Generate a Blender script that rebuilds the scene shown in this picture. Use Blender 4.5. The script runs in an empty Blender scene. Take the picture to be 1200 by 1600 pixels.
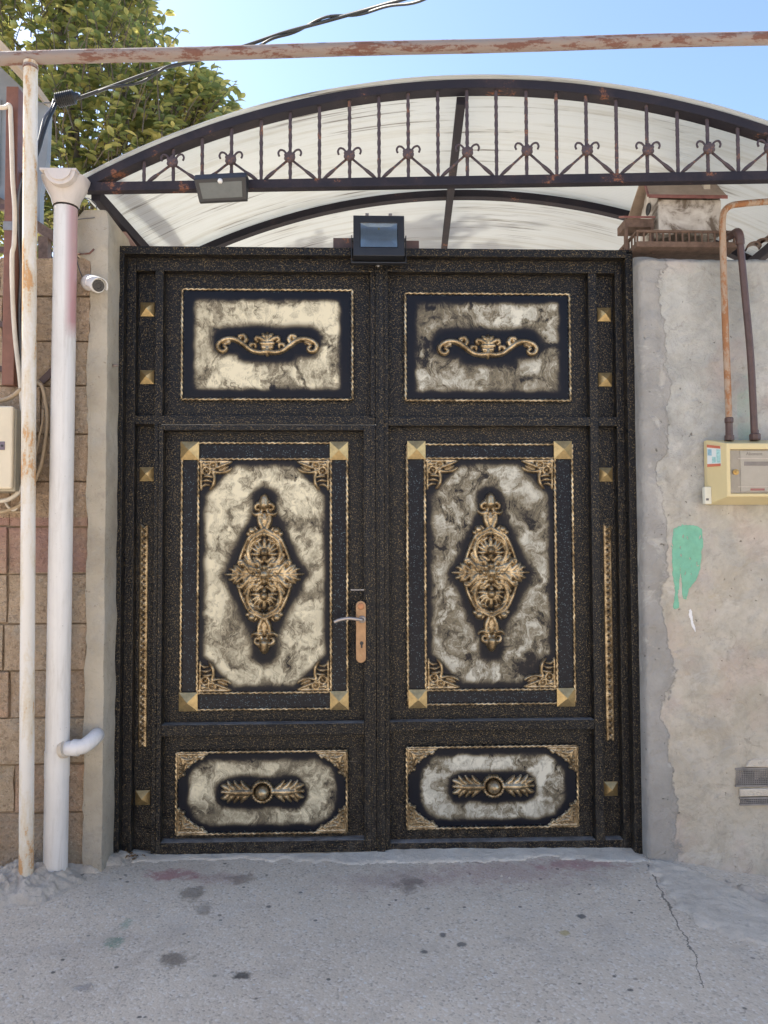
import bpy, bmesh, math, random
import numpy as np
from mathutils import Vector, Matrix, noise
R = math.radians
random.seed(7)
rng = np.random.default_rng(7)

# ------------------------------------------------------------------ camera, sky, sun, exposure
SC = bpy.context.scene
COL = SC.collection
CAM = Vector((-0.0889, -3.54, 1.4293))
YAW, PIT, ROL, FPX = R(1.787), R(2.243), R(-0.21), 1180.0
fw = Vector((math.sin(YAW)*math.cos(PIT), math.cos(YAW)*math.cos(PIT), math.sin(PIT)))
r0 = Vector((math.cos(YAW), -math.sin(YAW), 0))
u0 = r0.cross(fw)
rt = r0*math.cos(ROL) + u0*math.sin(ROL)
up = -r0*math.sin(ROL) + u0*math.cos(ROL)
cam_data = bpy.data.cameras.new('camera')
cam = bpy.data.objects.new('camera', cam_data)
COL.objects.link(cam)
M = Matrix((rt, up, -fw)).transposed().to_4x4()
M.translation = CAM
cam.matrix_world = M
cam_data.sensor_fit = 'VERTICAL'
cam_data.sensor_height = 36
cam_data.lens = 36*FPX/1600
cam_data.clip_end = 2000
SC.camera = cam

SUN_EL, SUN_AZ = R(46), R(-62)          # azimuth from +Y (into the picture), negative is left
SKY_STRENGTH, SUN_STRENGTH, EXPOSURE = 0.115, 4.2, 1.58
sd = Vector((math.sin(SUN_AZ)*math.cos(SUN_EL), math.cos(SUN_AZ)*math.cos(SUN_EL), math.sin(SUN_EL)))
w = bpy.data.worlds.new('World')
SC.world = w
w.use_nodes = True
wn = w.node_tree.nodes
sky = wn.new('ShaderNodeTexSky')
sky.sky_type = 'NISHITA'
sky.sun_disc = False
sky.sun_elevation = SUN_EL
sky.sun_rotation = SUN_AZ
sky.air_density = 1.0
sky.dust_density = 1.2
sky.ozone_density = 2.2
w.node_tree.links.new(sky.outputs[0], wn['Background'].inputs[0])
wn['Background'].inputs[1].default_value = SKY_STRENGTH
sl = bpy.data.lights.new('sun', 'SUN')
sl.energy = SUN_STRENGTH
sl.angle = R(0.5)
sl.color = (1, 0.93, 0.82)
so = bpy.data.objects.new('sun', sl)
so.rotation_euler = sd.to_track_quat('Z', 'Y').to_euler()
so.location = sd*30
COL.objects.link(so)
vs = SC.view_settings
vs.view_transform = 'Standard'
vs.look = 'None'
vs.gamma = 1
vs.use_curve_mapping = False
vs.exposure = EXPOSURE

# ------------------------------------------------------------------ measuring: a pixel of the 1200x1600 photo -> a point on a vertical plane
def ray(x, y):
    return (fw*FPX + rt*(x-600) + up*(800-y))
def at(x, y, Y=0.0):
    d = ray(x, y)
    return CAM + d*((Y-CAM.y)/d.y)
def atp(x, y, p0, n):
    d = ray(x, y)
    return CAM + d*((p0-CAM).dot(n)/d.dot(n))
def onground(x, y, z=0.0):
    d = ray(x, y); return CAM + d*((z-CAM.z)/d.z)
def gx(x, y, Y=0.0): return at(x, y, Y).x
def gz(x, y, Y=0.0): return at(x, y, Y).z

# ------------------------------------------------------------------ mesh helpers
class MB:
    def __init__(s): s.v = []; s.f = []
    def add(s, vs_, fs):
        o = len(s.v); s.v += [tuple(p) for p in vs_]; s.f += [tuple(i+o for i in f) for f in fs]; return s
    def box(s, x0, x1, y0, y1, z0, z1):
        return s.add([(x0,y0,z0),(x1,y0,z0),(x1,y1,z0),(x0,y1,z0),(x0,y0,z1),(x1,y0,z1),(x1,y1,z1),(x0,y1,z1)],
                     [(3,2,1,0),(4,5,6,7),(0,1,5,4),(1,2,6,5),(2,3,7,6),(3,0,4,7)])
    def prism(s, poly, d0, d1, axis='y'):
        """poly in (x,z), extruded along y from d0 to d1 (counter-clockwise seen from -y)"""
        n = len(poly)
        s.add([(p[0], d0, p[1]) for p in poly]+[(p[0], d1, p[1]) for p in poly],
              [tuple(range(n)), tuple(range(2*n-1, n-1, -1))]+[((i+1) % n, i, n+i, n+(i+1) % n) for i in range(n)])
        return s
    def bar(s, a, b, w_, h_=None, upv=Vector((0, 0, 1))):
        a, b = Vector(a), Vector(b); h_ = h_ or w_
        d = (b-a).normalized()
        if abs(d.dot(upv)) > .99: upv = Vector((0, 1, 0))
        r = d.cross(upv).normalized(); u = r.cross(d)
        P = []
        for c in (a, b):
            for i, j in ((-1,-1),(1,-1),(1,1),(-1,1)): P.append(c+r*(i*w_/2)+u*(j*h_/2))
        return s.add(P, [(0,1,2,3),(7,6,5,4),(1,0,4,5),(2,1,5,6),(3,2,6,7),(0,3,7,4)])
    def tube(s, pts, rad, n=10, cap=True, twist=None):
        pts = [Vector(p) for p in pts]; m = len(pts)
        rads = rad if isinstance(rad, (list, tuple)) else [rad]*m
        o = len(s.v); t0 = (pts[1]-pts[0]).normalized()
        ref = Vector((0,0,1)) if abs(t0.z) < .9 else Vector((0,1,0))
        nrm = t0.cross(ref).normalized()
        for i, p in enumerate(pts):
            t = (pts[min(i+1, m-1)]-pts[max(i-1, 0)]).normalized()
            nrm = (nrm - t*nrm.dot(t)).normalized(); b = t.cross(nrm)
            for k in range(n):
                a = 2*math.pi*k/n
                s.v.append(tuple(p+(nrm*math.cos(a)+b*math.sin(a))*rads[i]))
        for i in range(m-1):
            for k in range(n):
                k2 = (k+1) % n
                s.f.append((o+i*n+k, o+(i+1)*n+k, o+(i+1)*n+k2, o+i*n+k2))
        if cap:
            s.f.append(tuple(o+k for k in range(n))); s.f.append(tuple(o+(m-1)*n+k for k in range(n-1, -1, -1)))
        return s
    def rope(s, a, b, rad, pitch=.05, lobes=2, n=8, step=.006, depth=.32):
        """a twisted bar from a to b"""
        a, b = Vector(a), Vector(b); d = (b-a); L = d.length; d.normalize()
        ref = Vector((0,1,0)) if abs(d.y) < .9 else Vector((0,0,1))
        r = d.cross(ref).normalized(); u = r.cross(d)
        m = max(2, int(L/step)); o = len(s.v)
        for i in range(m+1):
            c = a+d*(L*i/m); ph = 2*math.pi*(L*i/m)/pitch
            for k in range(n):
                t = 2*math.pi*k/n
                rr = rad*(1-depth*.5+depth*.5*math.cos(lobes*(t-ph)))
                s.v.append(tuple(c+(r*math.cos(t)+u*math.sin(t))*rr))
        for i in range(m):
            for k in range(n):
                k2 = (k+1) % n
                s.f.append((o+i*n+k, o+i*n+k2, o+(i+1)*n+k2, o+(i+1)*n+k))
        s.f.append(tuple(o+k for k in range(n-1, -1, -1))); s.f.append(tuple(o+m*n+k for k in range(n)))
        return s
    def lathe(s, c, prof, n=20, axis=Vector((0,-1,0))):
        """prof: list of (radius, distance along axis)"""
        c = Vector(c); axis = Vector(axis).normalized()
        ref = Vector((0,0,1)) if abs(axis.z) < .9 else Vector((1,0,0))
        r = axis.cross(ref).normalized(); u = r.cross(axis); o = len(s.v); m = len(prof)
        for (rad, h) in prof:
            for k in range(n):
                t = 2*math.pi*k/n
                s.v.append(tuple(c+axis*h+(r*math.cos(t)+u*math.sin(t))*rad))
        for i in range(m-1):
            for k in range(n):
                k2 = (k+1) % n
                s.f.append((o+i*n+k, o+i*n+k2, o+(i+1)*n+k2, o+(i+1)*n+k))
        s.f.append(tuple(o+k for k in range(n-1, -1, -1))); s.f.append(tuple(o+(m-1)*n+k for k in range(n)))
        return s
    def mesh(s, name):
        me = bpy.data.meshes.new(name); me.from_pydata(s.v, [], s.f)
        bm = bmesh.new(); bm.from_mesh(me); bmesh.ops.recalc_face_normals(bm, faces=bm.faces); bm.to_mesh(me); bm.free()
        return me
def link(name, me, mat, parent=None, smooth=False, bevel=0, loc=None):
    o = bpy.data.objects.new(name, me); COL.objects.link(o)
    if mat and not me.materials: me.materials.append(mat)
    if parent: o.parent = parent
    if smooth:
        me.polygons.foreach_set('use_smooth', [True]*len(me.polygons))
        if smooth == 'auto': me.set_sharp_from_angle(angle=R(38))
    if bevel:
        b = o.modifiers.new('bevel', 'BEVEL'); b.width = bevel; b.segments = 2; b.limit_method = 'ANGLE'; b.angle_limit = R(40); b.harden_normals = False
    if loc is not None: o.location = loc
    return o
def build(mb, name, mat, parent=None, **k): return link(name, mb.mesh(name), mat, parent, **k)
def tag(o, label, cat=None, group=None, kind=None):
    if label: o['label'] = label
    if cat: o['category'] = cat
    if group: o['group'] = group
    if kind: o['kind'] = kind
    return o
def thing(name, label, cat, loc=(0,0,0), group=None):
    o = bpy.data.objects.new(name, None); COL.objects.link(o); o.location = loc; o.empty_display_size = .1
    return tag(o, label, cat, group)
def spline(pts, n=8):
    P = [Vector(p) for p in pts]; out = []
    for i in range(len(P)-1):
        p0, p1, p2, p3 = P[max(i-1, 0)], P[i], P[i+1], P[min(i+2, len(P)-1)]
        for k in range(n):
            t = k/n
            out.append(.5*((2*p1)+(p2-p0)*t+(2*p0-5*p1+4*p2-p3)*t*t+(3*p1-p0-3*p2+p3)*t**3))
    out.append(P[-1]); return out
def fbm(p, oct=4): return noise.fractal(Vector(p), 1.0, 2.0, oct)

# ------------------------------------------------------------------ node helpers and materials
class NT:
    def __init__(s, name):
        s.m = bpy.data.materials.new(name); s.m.use_nodes = True
        s.t = s.m.node_tree; s.p = s.t.nodes['Principled BSDF']; s.out = s.t.nodes['Material Output']
    def n(s, typ, ins=None, **props):
        nd = s.t.nodes.new('ShaderNode'+typ)
        for k, v in props.items(): setattr(nd, k, v)
        for k, v in (ins or {}).items(): s.set(nd.inputs[k], v)
        return nd
    def set(s, sock, v):
        if hasattr(v, 'is_output') or isinstance(v, bpy.types.NodeSocket): s.t.links.new(v, sock)
        else:
            if isinstance(v, (tuple, list)) and len(v) == 3 and sock.type == 'RGBA': v = (*v, 1)
            sock.default_value = v
    def co(s, which='Object', scale=None):
        c = s.n('TexCoord').outputs[which]
        if scale is not None:
            mp = s.n('Mapping', {'Vector': c}); mp.inputs['Scale'].default_value = scale if isinstance(scale, (tuple, list)) else (scale,)*3
            c = mp.outputs[0]
        return c
    def noise(s, vec, scale, detail=4, rough=.55, dist=0.0, out='Fac'):
        return s.n('TexNoise', {'Vector': vec, 'Scale': scale, 'Detail': detail, 'Roughness': rough, 'Distortion': dist}).outputs[out]
    def vor(s, vec, scale, out='Distance', feature='F1', rnd=1.0):
        return s.n('TexVoronoi', {'Vector': vec, 'Scale': scale, 'Randomness': rnd}, feature=feature).outputs[out]
    def ramp(s, fac, stops, interp='LINEAR'):
        r = s.n('ValToRGB', {'Fac': fac}); e = r.color_ramp.elements; r.color_ramp.interpolation = interp
        while len(e) < len(stops): e.new(.5)
        for el, (p, c) in zip(e, stops):
            el.position = p
            el.color = (c, c, c, 1) if isinstance(c, (int, float)) else (*c, 1)
        return r.outputs[0]
    def mix(s, fac, a, b, mode='MIX'):
        m = s.n('Mix', data_type='RGBA', blend_type=mode)
        s.set(m.inputs[0], fac); s.set(m.inputs[6], a); s.set(m.inputs[7], b)
        return m.outputs[2]
    def math(s, op, a, b=0.0, c=None, clamp=False):
        m = s.n('Math', operation=op, use_clamp=clamp); s.set(m.inputs[0], a); s.set(m.inputs[1], b)
        if c is not None: s.set(m.inputs[2], c)
        return m.outputs[0]
    def sep(s, v): return s.n('SeparateXYZ', {0: v}).outputs
    def bump(s, h, strength=.3, dist=.01, normal=None):
        ins = {'Height': h, 'Strength': strength, 'Distance': dist}
        if normal is not None: ins['Normal'] = normal
        return s.n('Bump', ins).outputs[0]
    def fin(s, col, rough=.6, bump=None, metal=0.0, spec=None):
        s.set(s.p.inputs['Base Color'], col); s.set(s.p.inputs['Roughness'], rough); s.set(s.p.inputs['Metallic'], metal)
        if bump is not None: s.set(s.p.inputs['Normal'], bump)
        if spec is not None: s.set(s.p.inputs['Specular IOR Level'], spec)
        return s.m

def mat_hammer():
    t = NT('hammertone'); c = t.co()
    cells = t.vor(c, 150)
    cid = t.n('TexVoronoi', {'Vector': c, 'Scale': 310}).outputs['Color']
    rnd = t.sep(cid)[0]
    gold = t.ramp(rnd, [(.85, 0.0), (.96, 1.0)])
    big = t.noise(c, 3.0, 4)
    base = t.mix(big, (.0025, .0035, .0065), (.006, .007, .0095))
    col = t.mix(t.math('MULTIPLY', gold, .8), base, (.20, .15, .08))
    dust = t.ramp(t.noise(c, 11, 5, .7), [(.6, 0.0), (.8, 1.0)])
    col = t.mix(t.math('MULTIPLY', dust, .06), col, (.20, .185, .16))
    scr = t.math('MULTIPLY', t.ramp(t.noise(t.co('Object', (3, 3, 90)), 1, 4, .7, .6), [(.66, 0.0), (.72, 1.0)]), t.ramp(t.noise(c, 2.6, 4), [(.5, 0.0), (.6, 1.0)]))
    col = t.mix(t.math('MULTIPLY', scr, .35), col, (.26, .25, .24))
    splash = t.math('MULTIPLY', t.math('MULTIPLY', t.math('SUBTRACT', .55, t.sep(c)[2]), 1.2, clamp=True), t.ramp(t.noise(c, 20, 6, .75), [(.45, 0.0), (.7, 1.0)]))
    col = t.mix(t.math('MULTIPLY', splash, .45), col, (.17, .155, .135))
    up_ = t.sep(t.n('NewGeometry').outputs['True Normal'])[2]
    ledge = t.math('MULTIPLY', t.ramp(up_, [(.75, 0.0), (.95, 1.0)]), t.ramp(t.noise(c, 16, 5, .7), [(.3, .25), (.6, .85)]))
    col = t.mix(ledge, col, (.30, .29, .285))
    h = t.math('ADD', cells, t.math('MULTIPLY', t.noise(c, 90, 2), .6))
    return t.fin(col, t.math('ADD', t.math('MULTIPLY', big, .34), .16), t.bump(h, .6, .004), spec=.30)
def mat_navy():
    t = NT('blue_black_enamel'); c = t.co()
    rnd = t.sep(t.n('TexVoronoi', {'Vector': c, 'Scale': 330}).outputs['Color'])[0]
    sp = t.ramp(rnd, [(.945, 0.0), (.985, 1.0)])
    col = t.mix(sp, (.004, .006, .013), (.10, .15, .18))
    return t.fin(col, .3, t.bump(t.noise(c, 120, 3), .12, .003), spec=.22)
def mat_brass():
    t = NT('antique_brass'); c = t.co()
    n1 = t.noise(c, 14, 5, .65); n2 = t.noise(c, 160, 3)
    f = t.math('ADD', t.math('MULTIPLY', n1, .7), t.math('MULTIPLY', n2, .3))
    col = t.ramp(f, [(.34, (.05, .036, .022)), (.48, (.27, .20, .115)), (.62, (.60, .49, .325))])
    return t.fin(col, t.ramp(n1, [(.3, .46), (.7, .30)]), t.bump(n2, .3, .002), metal=.85)
def mat_plate(name, seed, lo=.36, hi=.60, pale=(.70, .665, .54)):
    """airbrushed cream smoke on blue black; the 'cream' attribute of the sheet says where the stencil lay"""
    t = NT(name); c0 = t.co()
    mp = t.n('Mapping', {'Vector': c0}); mp.inputs['Location'].default_value = (seed*3.1, seed*1.7, seed*.9); c = mp.outputs[0]
    warp = t.noise(c, 7.5, 4, .55, 0, 'Color')
    wv = t.n('VectorMath', {0: warp, 1: (.5, .5, .5)}, operation='SUBTRACT').outputs[0]
    wv = t.n('VectorMath', {0: wv, 'Scale': .27}, operation='SCALE').outputs[0]
    cw = t.n('VectorMath', {0: c, 1: wv}, operation='ADD').outputs[0]
    a = t.noise(cw, 8.5, 5, .52, .5); a2 = t.noise(cw, 30, 4, .55, .6)
    st = t.n('Mapping', {'Vector': cw}); st.inputs['Scale'].default_value = (62, 1, 13); st.inputs['Rotation'].default_value = (0, .5, 0)
    b = t.noise(st.outputs[0], 1.0, 4, .6, 1.2)
    crease = t.n('TexVoronoi', {'Vector': cw, 'Scale': 13.0, 'Smoothness': .4}, feature='SMOOTH_F1').outputs['Distance']
    f = t.math('ADD', t.math('MULTIPLY', a, .60), t.math('MULTIPLY', b, .30))
    f = t.math('ADD', f, t.math('ADD', t.math('MULTIPLY', crease, -.03), t.math('MULTIPLY', a2, .11)))
    f = t.math('ADD', f, .02)
    att = t.n('Attribute', attribute_name='cream').outputs['Fac']
    g = t.math('MULTIPLY', t.ramp(f, [(lo-.02, 0.03), ((lo+hi)/2, .48), (hi+.02, 1.0)]), att)
    g = t.math('MULTIPLY', g, t.ramp(t.noise(c, 3.2, 3, .5), [(.32, .70), (.58, 1.08)]))
    g = t.math('ADD', g, t.math('MULTIPLY', att, .04))
    col = t.ramp(g, [(0.0, (.004, .006, .013)), (.12, (.022, .020, .021)), (.40, (.19, .165, .115)), (.72, tuple(q*.71 for q in pale)), (1.0, pale)])
    return t.fin(col, .42, t.bump(t.noise(c0, 150, 3), .08, .002), spec=.22)
def mat_stone():
    t = NT('limestone'); c = t.co('Generated'); w_ = t.n('NewGeometry').outputs['Position']
    rnd = t.n('ObjectInfo').outputs['Random']
    base = t.ramp(rnd, [(0.0, (.66, .42, .285)), (.35, (.63, .49, .345)), (.7, (.60, .435, .31)), (1.0, (.65, .53, .39))])
    n1 = t.noise(w_, 6, 5, .65)
    col = t.mix(t.ramp(n1, [(.35, 0.0), (.7, .7)]), base, (.50, .385, .27))
    pits = t.ramp(t.noise(w_, 62, 5, .75), [(.36, 1.0), (.47, 0.0)])
    col = t.mix(t.math('MULTIPLY', pits, .6), col, (.24, .17, .115))
    col = t.mix(t.ramp(t.noise(w_, 24, 6, .75, .6), [(.50, 0.0), (.66, .55)]), col, (.38, .28, .19))
    col = t.mix(t.ramp(t.noise(w_, 3.2, 5, .7, .5), [(.52, 0.0), (.66, .5)]), col, (.46, .42, .35))
    col = t.mix(t.ramp(t.noise(w_, 75, 4, .8), [(.56, 0.0), (.68, .7)]), col, (.80, .68, .53))
    col = t.mix(t.ramp(t.noise(w_, 34, 5, .8, .4), [(.30, .85), (.42, 0.0)]), col, (.22, .15, .10))
    z = t.sep(w_)[2]
    pk = t.math('MULTIPLY', t.ramp(t.noise(w_, 2.3, 3), [(.36, 0.0), (.52, 1.0)]), t.math('COMPARE', z, 1.42, .12))
    col = t.mix(t.math('MULTIPLY', pk, .7), col, (.48, .27, .24))
    gn = t.math('MULTIPLY', t.ramp(t.noise(w_, 5, 4), [(.48, 0.0), (.62, 1.0)]), t.math('LESS_THAN', z, .5))
    col = t.mix(t.math('MULTIPLY', gn, .3), col, (.17, .17, .12))
    h = t.math('ADD', t.math('MULTIPLY', t.noise(w_, 70, 5, .7), .8), t.math('MULTIPLY', t.noise(w_, 18, 4, .6), 1.4))
    return t.fin(col, .95, t.bump(h, 1.0, .035), spec=.15)
def mat_mortar():
    t = NT('mortar'); c = t.co()
    col = t.mix(t.noise(c, 20, 5), (.22, .165, .115), (.40, .31, .22))
    return t.fin(col, .95, t.bump(t.noise(c, 60, 5, .7), .8, .012), spec=.1)
def mat_pillar():
    t = NT('pillar_render'); c = t.co()
    n1 = t.noise(c, 4, 5, .6); x, y, z = t.sep(c)
    col = t.ramp(n1, [(.3, (.34, .30, .235)), (.55, (.46, .415, .335)), (.75, (.52, .475, .39))])
    col = t.mix(t.ramp(t.noise(c, 11, 6, .75, .8), [(.50, 0.0), (.68, .55)]), col, (.29, .265, .225))
    col = t.mix(t.ramp(t.noise(c, 3.4, 5, .7), [(.52, 0.0), (.66, .5)]), col, (.40, .39, .36))
    low = t.math('MULTIPLY', t.math('SUBTRACT', .45, z), 1.6, clamp=True)
    col = t.mix(t.math('MULTIPLY', low, t.noise(c, 9, 4)), col, (.25, .235, .21))
    pits = t.ramp(t.noise(c, 48, 4, .7), [(.30, 1.0), (.37, 0.0)])
    col = t.mix(t.math('MULTIPLY', pits, .55), col, (.15, .12, .09))
    return t.fin(col, .92, t.bump(t.noise(c, 45, 6, .75), .85, .012), spec=.2)
def mat_plaster():
    t = NT('patched_plaster'); c = t.co(); x, y, z = t.sep(c)
    n1 = t.noise(c, 1.9, 6, .62, .4); n2 = t.noise(c, 6.5, 6, .65, .6); n3 = t.noise(c, 30, 5, .7)
    up_ = t.ramp(n2, [(.28, (.31, .31, .29)), (.5, (.42, .418, .39)), (.72, (.50, .497, .465))])
    lo_ = t.ramp(n2, [(.28, (.36, .325, .265)), (.5, (.47, .428, .355)), (.72, (.55, .508, .435))])
    zz = t.math('ADD', z, t.math('MULTIPLY', t.math('SUBTRACT', n1, .5), 2.2))
    lowf = t.ramp(t.math('MULTIPLY', t.math('SUBTRACT', 2.2, zz), .8), [(.2, 0.0), (.95, 1.0)])
    col = t.mix(lowf, up_, lo_)
    grey = t.ramp(t.noise(c, 3.2, 5, .6, 1.0), [(.54, 0.0), (.60, 1.0)])
    col = t.mix(t.math('MULTIPLY', grey, .35), col, (.38, .375, .36))
    pink = t.math('MULTIPLY', t.ramp(t.noise(c, 2.6, 4, .6), [(.52, 0.0), (.68, 1.0)]), .34)
    col = t.mix(pink, col, (.48, .335, .30))
    # darker smooth cement band along the gate opening, its edge ragged
    ed = t.math('ADD', t.math('MULTIPLY', t.math('SUBTRACT', t.noise(c, 3.4, 5, .6), .5), .30), t.math('MULTIPLY', t.math('SUBTRACT', n3, .5), .03))
    d = t.math('SUBTRACT', t.math('ADD', x, ed), BAND_X)
    band = t.ramp(t.math('MULTIPLY', d, 12), [(0.0, 1.0), (.10, 0.0)])
    cem = t.ramp(t.noise(c, 5, 5, .6), [(.3, (.25, .245, .235)), (.7, (.38, .372, .355))])
    col = t.mix(t.math('MULTIPLY', band, .9), col, cem)
    edge = t.ramp(t.math('ABSOLUTE', t.math('MULTIPLY', d, 40)), [(.0, 1.0), (.2, 0.0)])
    col = t.mix(t.math('MULTIPLY', edge, t.math('MULTIPLY', n2, .7)), col, (.17, .155, .135))
    col = t.mix(t.ramp(n3, [(.50, 0.0), (.72, .5)]), col, (.30, .28, .245))
    col = t.mix(t.ramp(t.noise(c, 13, 7, .75, 1.2), [(.60, 0.0), (.68, .5)]), col, (.25, .23, .20))
    col = t.mix(t.ramp(t.noise(c, 4.4, 6, .7, .8), [(.58, 0.0), (.66, .4)]), col, (.62, .60, .55))
    pits = t.ramp(t.noise(c, 42, 3, .6), [(.27, 1.0), (.31, 0.0)])
    col = t.mix(t.math('MULTIPLY', pits, .7), col, (.13, .115, .10))
    cr = t.n('TexVoronoi', {'Vector': t.n('VectorMath', {0: c, 1: t.n('VectorMath', {0: t.noise(c, 4, 5, .7, 0, 'Color'), 'Scale': .35}, operation='SCALE').outputs[0]}, operation='ADD').outputs[0], 'Scale': 3.2}, feature='DISTANCE_TO_EDGE').outputs['Distance']
    crk = t.math('MULTIPLY', t.ramp(cr, [(.0, 1.0), (.018, 0.0)]), t.ramp(n1, [(.46, 0.0), (.56, 1.0)]))
    col = t.mix(t.math('MULTIPLY', crk, .10), col, (.2, .18, .155))
    # green overspray left of the brown pipe, dark damp smears
    gs = t.math('MULTIPLY', t.math('COMPARE', x, METER_X+.085, .035), t.math('COMPARE', z, METER_TOP+.16, .15))
    col = t.mix(t.math('MULTIPLY', gs, t.math('MULTIPLY', t.ramp(n2, [(.4, 0.0), (.6, 1.0)]), .45)), col, (.25, .42, .34))
    h = t.math('ADD', t.math('MULTIPLY', n3, .5), t.math('MULTIPLY', t.noise(c, 9, 6, .6, .8), 1.5))
    h = t.math('ADD', h, t.math('MULTIPLY', band, .25))
    h = t.math('SUBTRACT', h, t.math('MULTIPLY', t.math('ADD', t.math('MULTIPLY', crk, .25), pits), .5))
    return t.fin(col, .93, t.bump(h, .9, .014), spec=.15)
def mat_asphalt():
    t = NT('worn_asphalt'); c = t.co(); x, y, z = t.sep(c)
    v = t.n('TexVoronoi', {'Vector': c, 'Scale': 120}); ag = t.sep(v.outputs['Color'])[0]
    v2 = t.n('TexVoronoi', {'Vector': c, 'Scale': 52}); ag2 = t.sep(v2.outputs['Color'])[1]
    n1 = t.noise(c, 1.6, 6, .6); n2 = t.noise(c, 7, 6, .65, .5)
    base = t.ramp(n1, [(.3, (.54, .462, .365)), (.7, (.65, .56, .445))])
    near = t.math('ADD', t.math('MULTIPLY', t.math('ADD', y, .85), 1.9), t.math('MULTIPLY', n1, .5), clamp=True)
    base = t.mix(near, base, t.mix(n2, (.55, .465, .365), (.67, .575, .455)))
    col = t.mix(t.ramp(ag, [(.0, .45), (.2, .0)]), base, (.19, .175, .165))
    col = t.mix(t.ramp(ag, [(.72, .0), (1.0, .6)]), col, (.72, .68, .62))
    col = t.mix(t.math('MULTIPLY', t.ramp(ag2, [(.955, .0), (.965, 1.0)]), t.ramp(v2.outputs['Distance'], [(.22, 1.0), (.34, 0.0)])), col, (.62, .60, .56))
    col = t.mix(t.math('MULTIPLY', t.ramp(ag2, [(.007, 1.0), (.011, 0.0)]), t.ramp(v2.outputs['Distance'], [(.3, .8), (.5, 0.0)])), col, (.07, .068, .065))
    def spot(cx, cy, rx, ry, colr, amt, soft=.5, ns=9):
        nonlocal col
        ns = ns*1.7
        nn = t.math('SUBTRACT', t.noise(c, ns, 5, .65), .5)
        dx = t.math('DIVIDE', t.math('SUBTRACT', x, cx), rx); dy = t.math('DIVIDE', t.math('SUBTRACT', y, cy), ry)
        d = t.math('SQRT', t.math('ADD', t.math('MULTIPLY', dx, dx), t.math('MULTIPLY', dy, dy)))
        d = t.math('ADD', d, t.math('MULTIPLY', nn, 2.8))
        col = t.mix(t.ramp(d, [(1-soft, amt), (1.0, 0.0)]), col, colr)
    for s_ in GROUND_SPOTS: spot(*s_)
    col = t.mix(t.ramp(t.noise(c, 3.1, 7, .7, .8), [(.52, 0.0), (.68, .38)]), col, (.36, .31, .26))
    col = t.mix(t.ramp(t.noise(c, 4.3, 6, .7, .5), [(.56, 0.0), (.72, .45)]), col, (.56, .52, .46))
    wob_ = t.math('MULTIPLY', t.math('SUBTRACT', t.noise(c, 11, 5, .7), .5), .07)
    for (ax, ay, bx, by, wd_) in CRACKS:
        ex, ey = bx-ax, by-ay; L2 = ex*ex+ey*ey; L_ = math.sqrt(L2)
        px_ = t.math('SUBTRACT', x, ax); py_ = t.math('SUBTRACT', y, ay)
        along = t.math('DIVIDE', t.math('ADD', t.math('MULTIPLY', px_, ex), t.math('MULTIPLY', py_, ey)), L2)
        across = t.math('DIVIDE', t.math('SUBTRACT', t.math('MULTIPLY', px_, ey), t.math('MULTIPLY', py_, ex)), L_)
        d = t.math('ABSOLUTE', t.math('ADD', across, wob_))
        k = t.math('MULTIPLY', t.math('LESS_THAN', d, wd_), t.math('MULTIPLY', t.math('GREATER_THAN', along, 0), t.math('LESS_THAN', along, 1)))
        col = t.mix(t.math('MULTIPLY', k, .75), col, (.10, .09, .08))
    h = t.math('ADD', t.math('MULTIPLY', v.outputs['Distance'], -.6), t.math('MULTIPLY', t.noise(c, 60, 4, .7), 1.2))
    return t.fin(col, .9, t.bump(h, .42, .006), spec=.2)
def mat_cement(name, a, b, pink=0):
    t = NT(name); c = t.co()
    n1 = t.noise(c, 5, 6, .65, .6)
    col = t.ramp(n1, [(.3, a), (.7, b)])
    pits = t.ramp(t.noise(c, 60, 4, .7), [(.30, 1.0), (.38, 0.0)])
    col = t.mix(t.math('MULTIPLY', pits, .45), col, (.2, .18, .16))
    col = t.mix(t.ramp(t.noise(c, 15, 6, .75, .8), [(.54, 0.0), (.70, .55)]), col, tuple(q*.6 for q in a))
    return t.fin(col, .92, t.bump(t.math('ADD', t.noise(c, 46, 7, .75), t.noise(c, 9, 4)), .85, .016), spec=.2)
def mat_rustpaint(name, paint, amount, rust=(.17, .065, .028), stretch=(1, 1, .35), rough=.6, dirt=(.45, .36, .24), scale=14, lead=None, spec=.35):
    t = NT(name); c = t.co(); cs = t.co('Object', stretch)
    n1 = t.noise(cs, scale, 6, .68, .3); n2 = t.noise(c, 90, 4, .7)
    f = t.math('ADD', n1, t.math('MULTIPLY', t.math('SUBTRACT', n2, .5), .22))
    if lead is not None:                       # more rust along one stretch of the object's own length
        z = t.sep(c)[2]
        for zc, hw, a in lead:
            f = t.math('ADD', f, t.math('MULTIPLY', t.math('SUBTRACT', 1.0, t.math('MINIMUM', t.math('ABSOLUTE', t.math('DIVIDE', t.math('SUBTRACT', z, zc), hw)), 1.0)), a))
    k = t.ramp(f, [(amount, 0.0), (amount+.06, 1.0)])
    st = t.ramp(f, [(amount-.14, 0.0), (amount, 1.0)])
    col = t.mix(t.math('MULTIPLY', st, .55), paint, dirt)
    col = t.mix(k, col, t.mix(n2, rust, tuple(min(1, q*2.1) for q in rust)))
    return t.fin(col, t.ramp(k, [(0, rough), (1, .9)]), t.bump(t.math('ADD', t.math('MULTIPLY', k, .5), t.math('MULTIPLY', n2, .6)), .45, .004), spec=spec)
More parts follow.
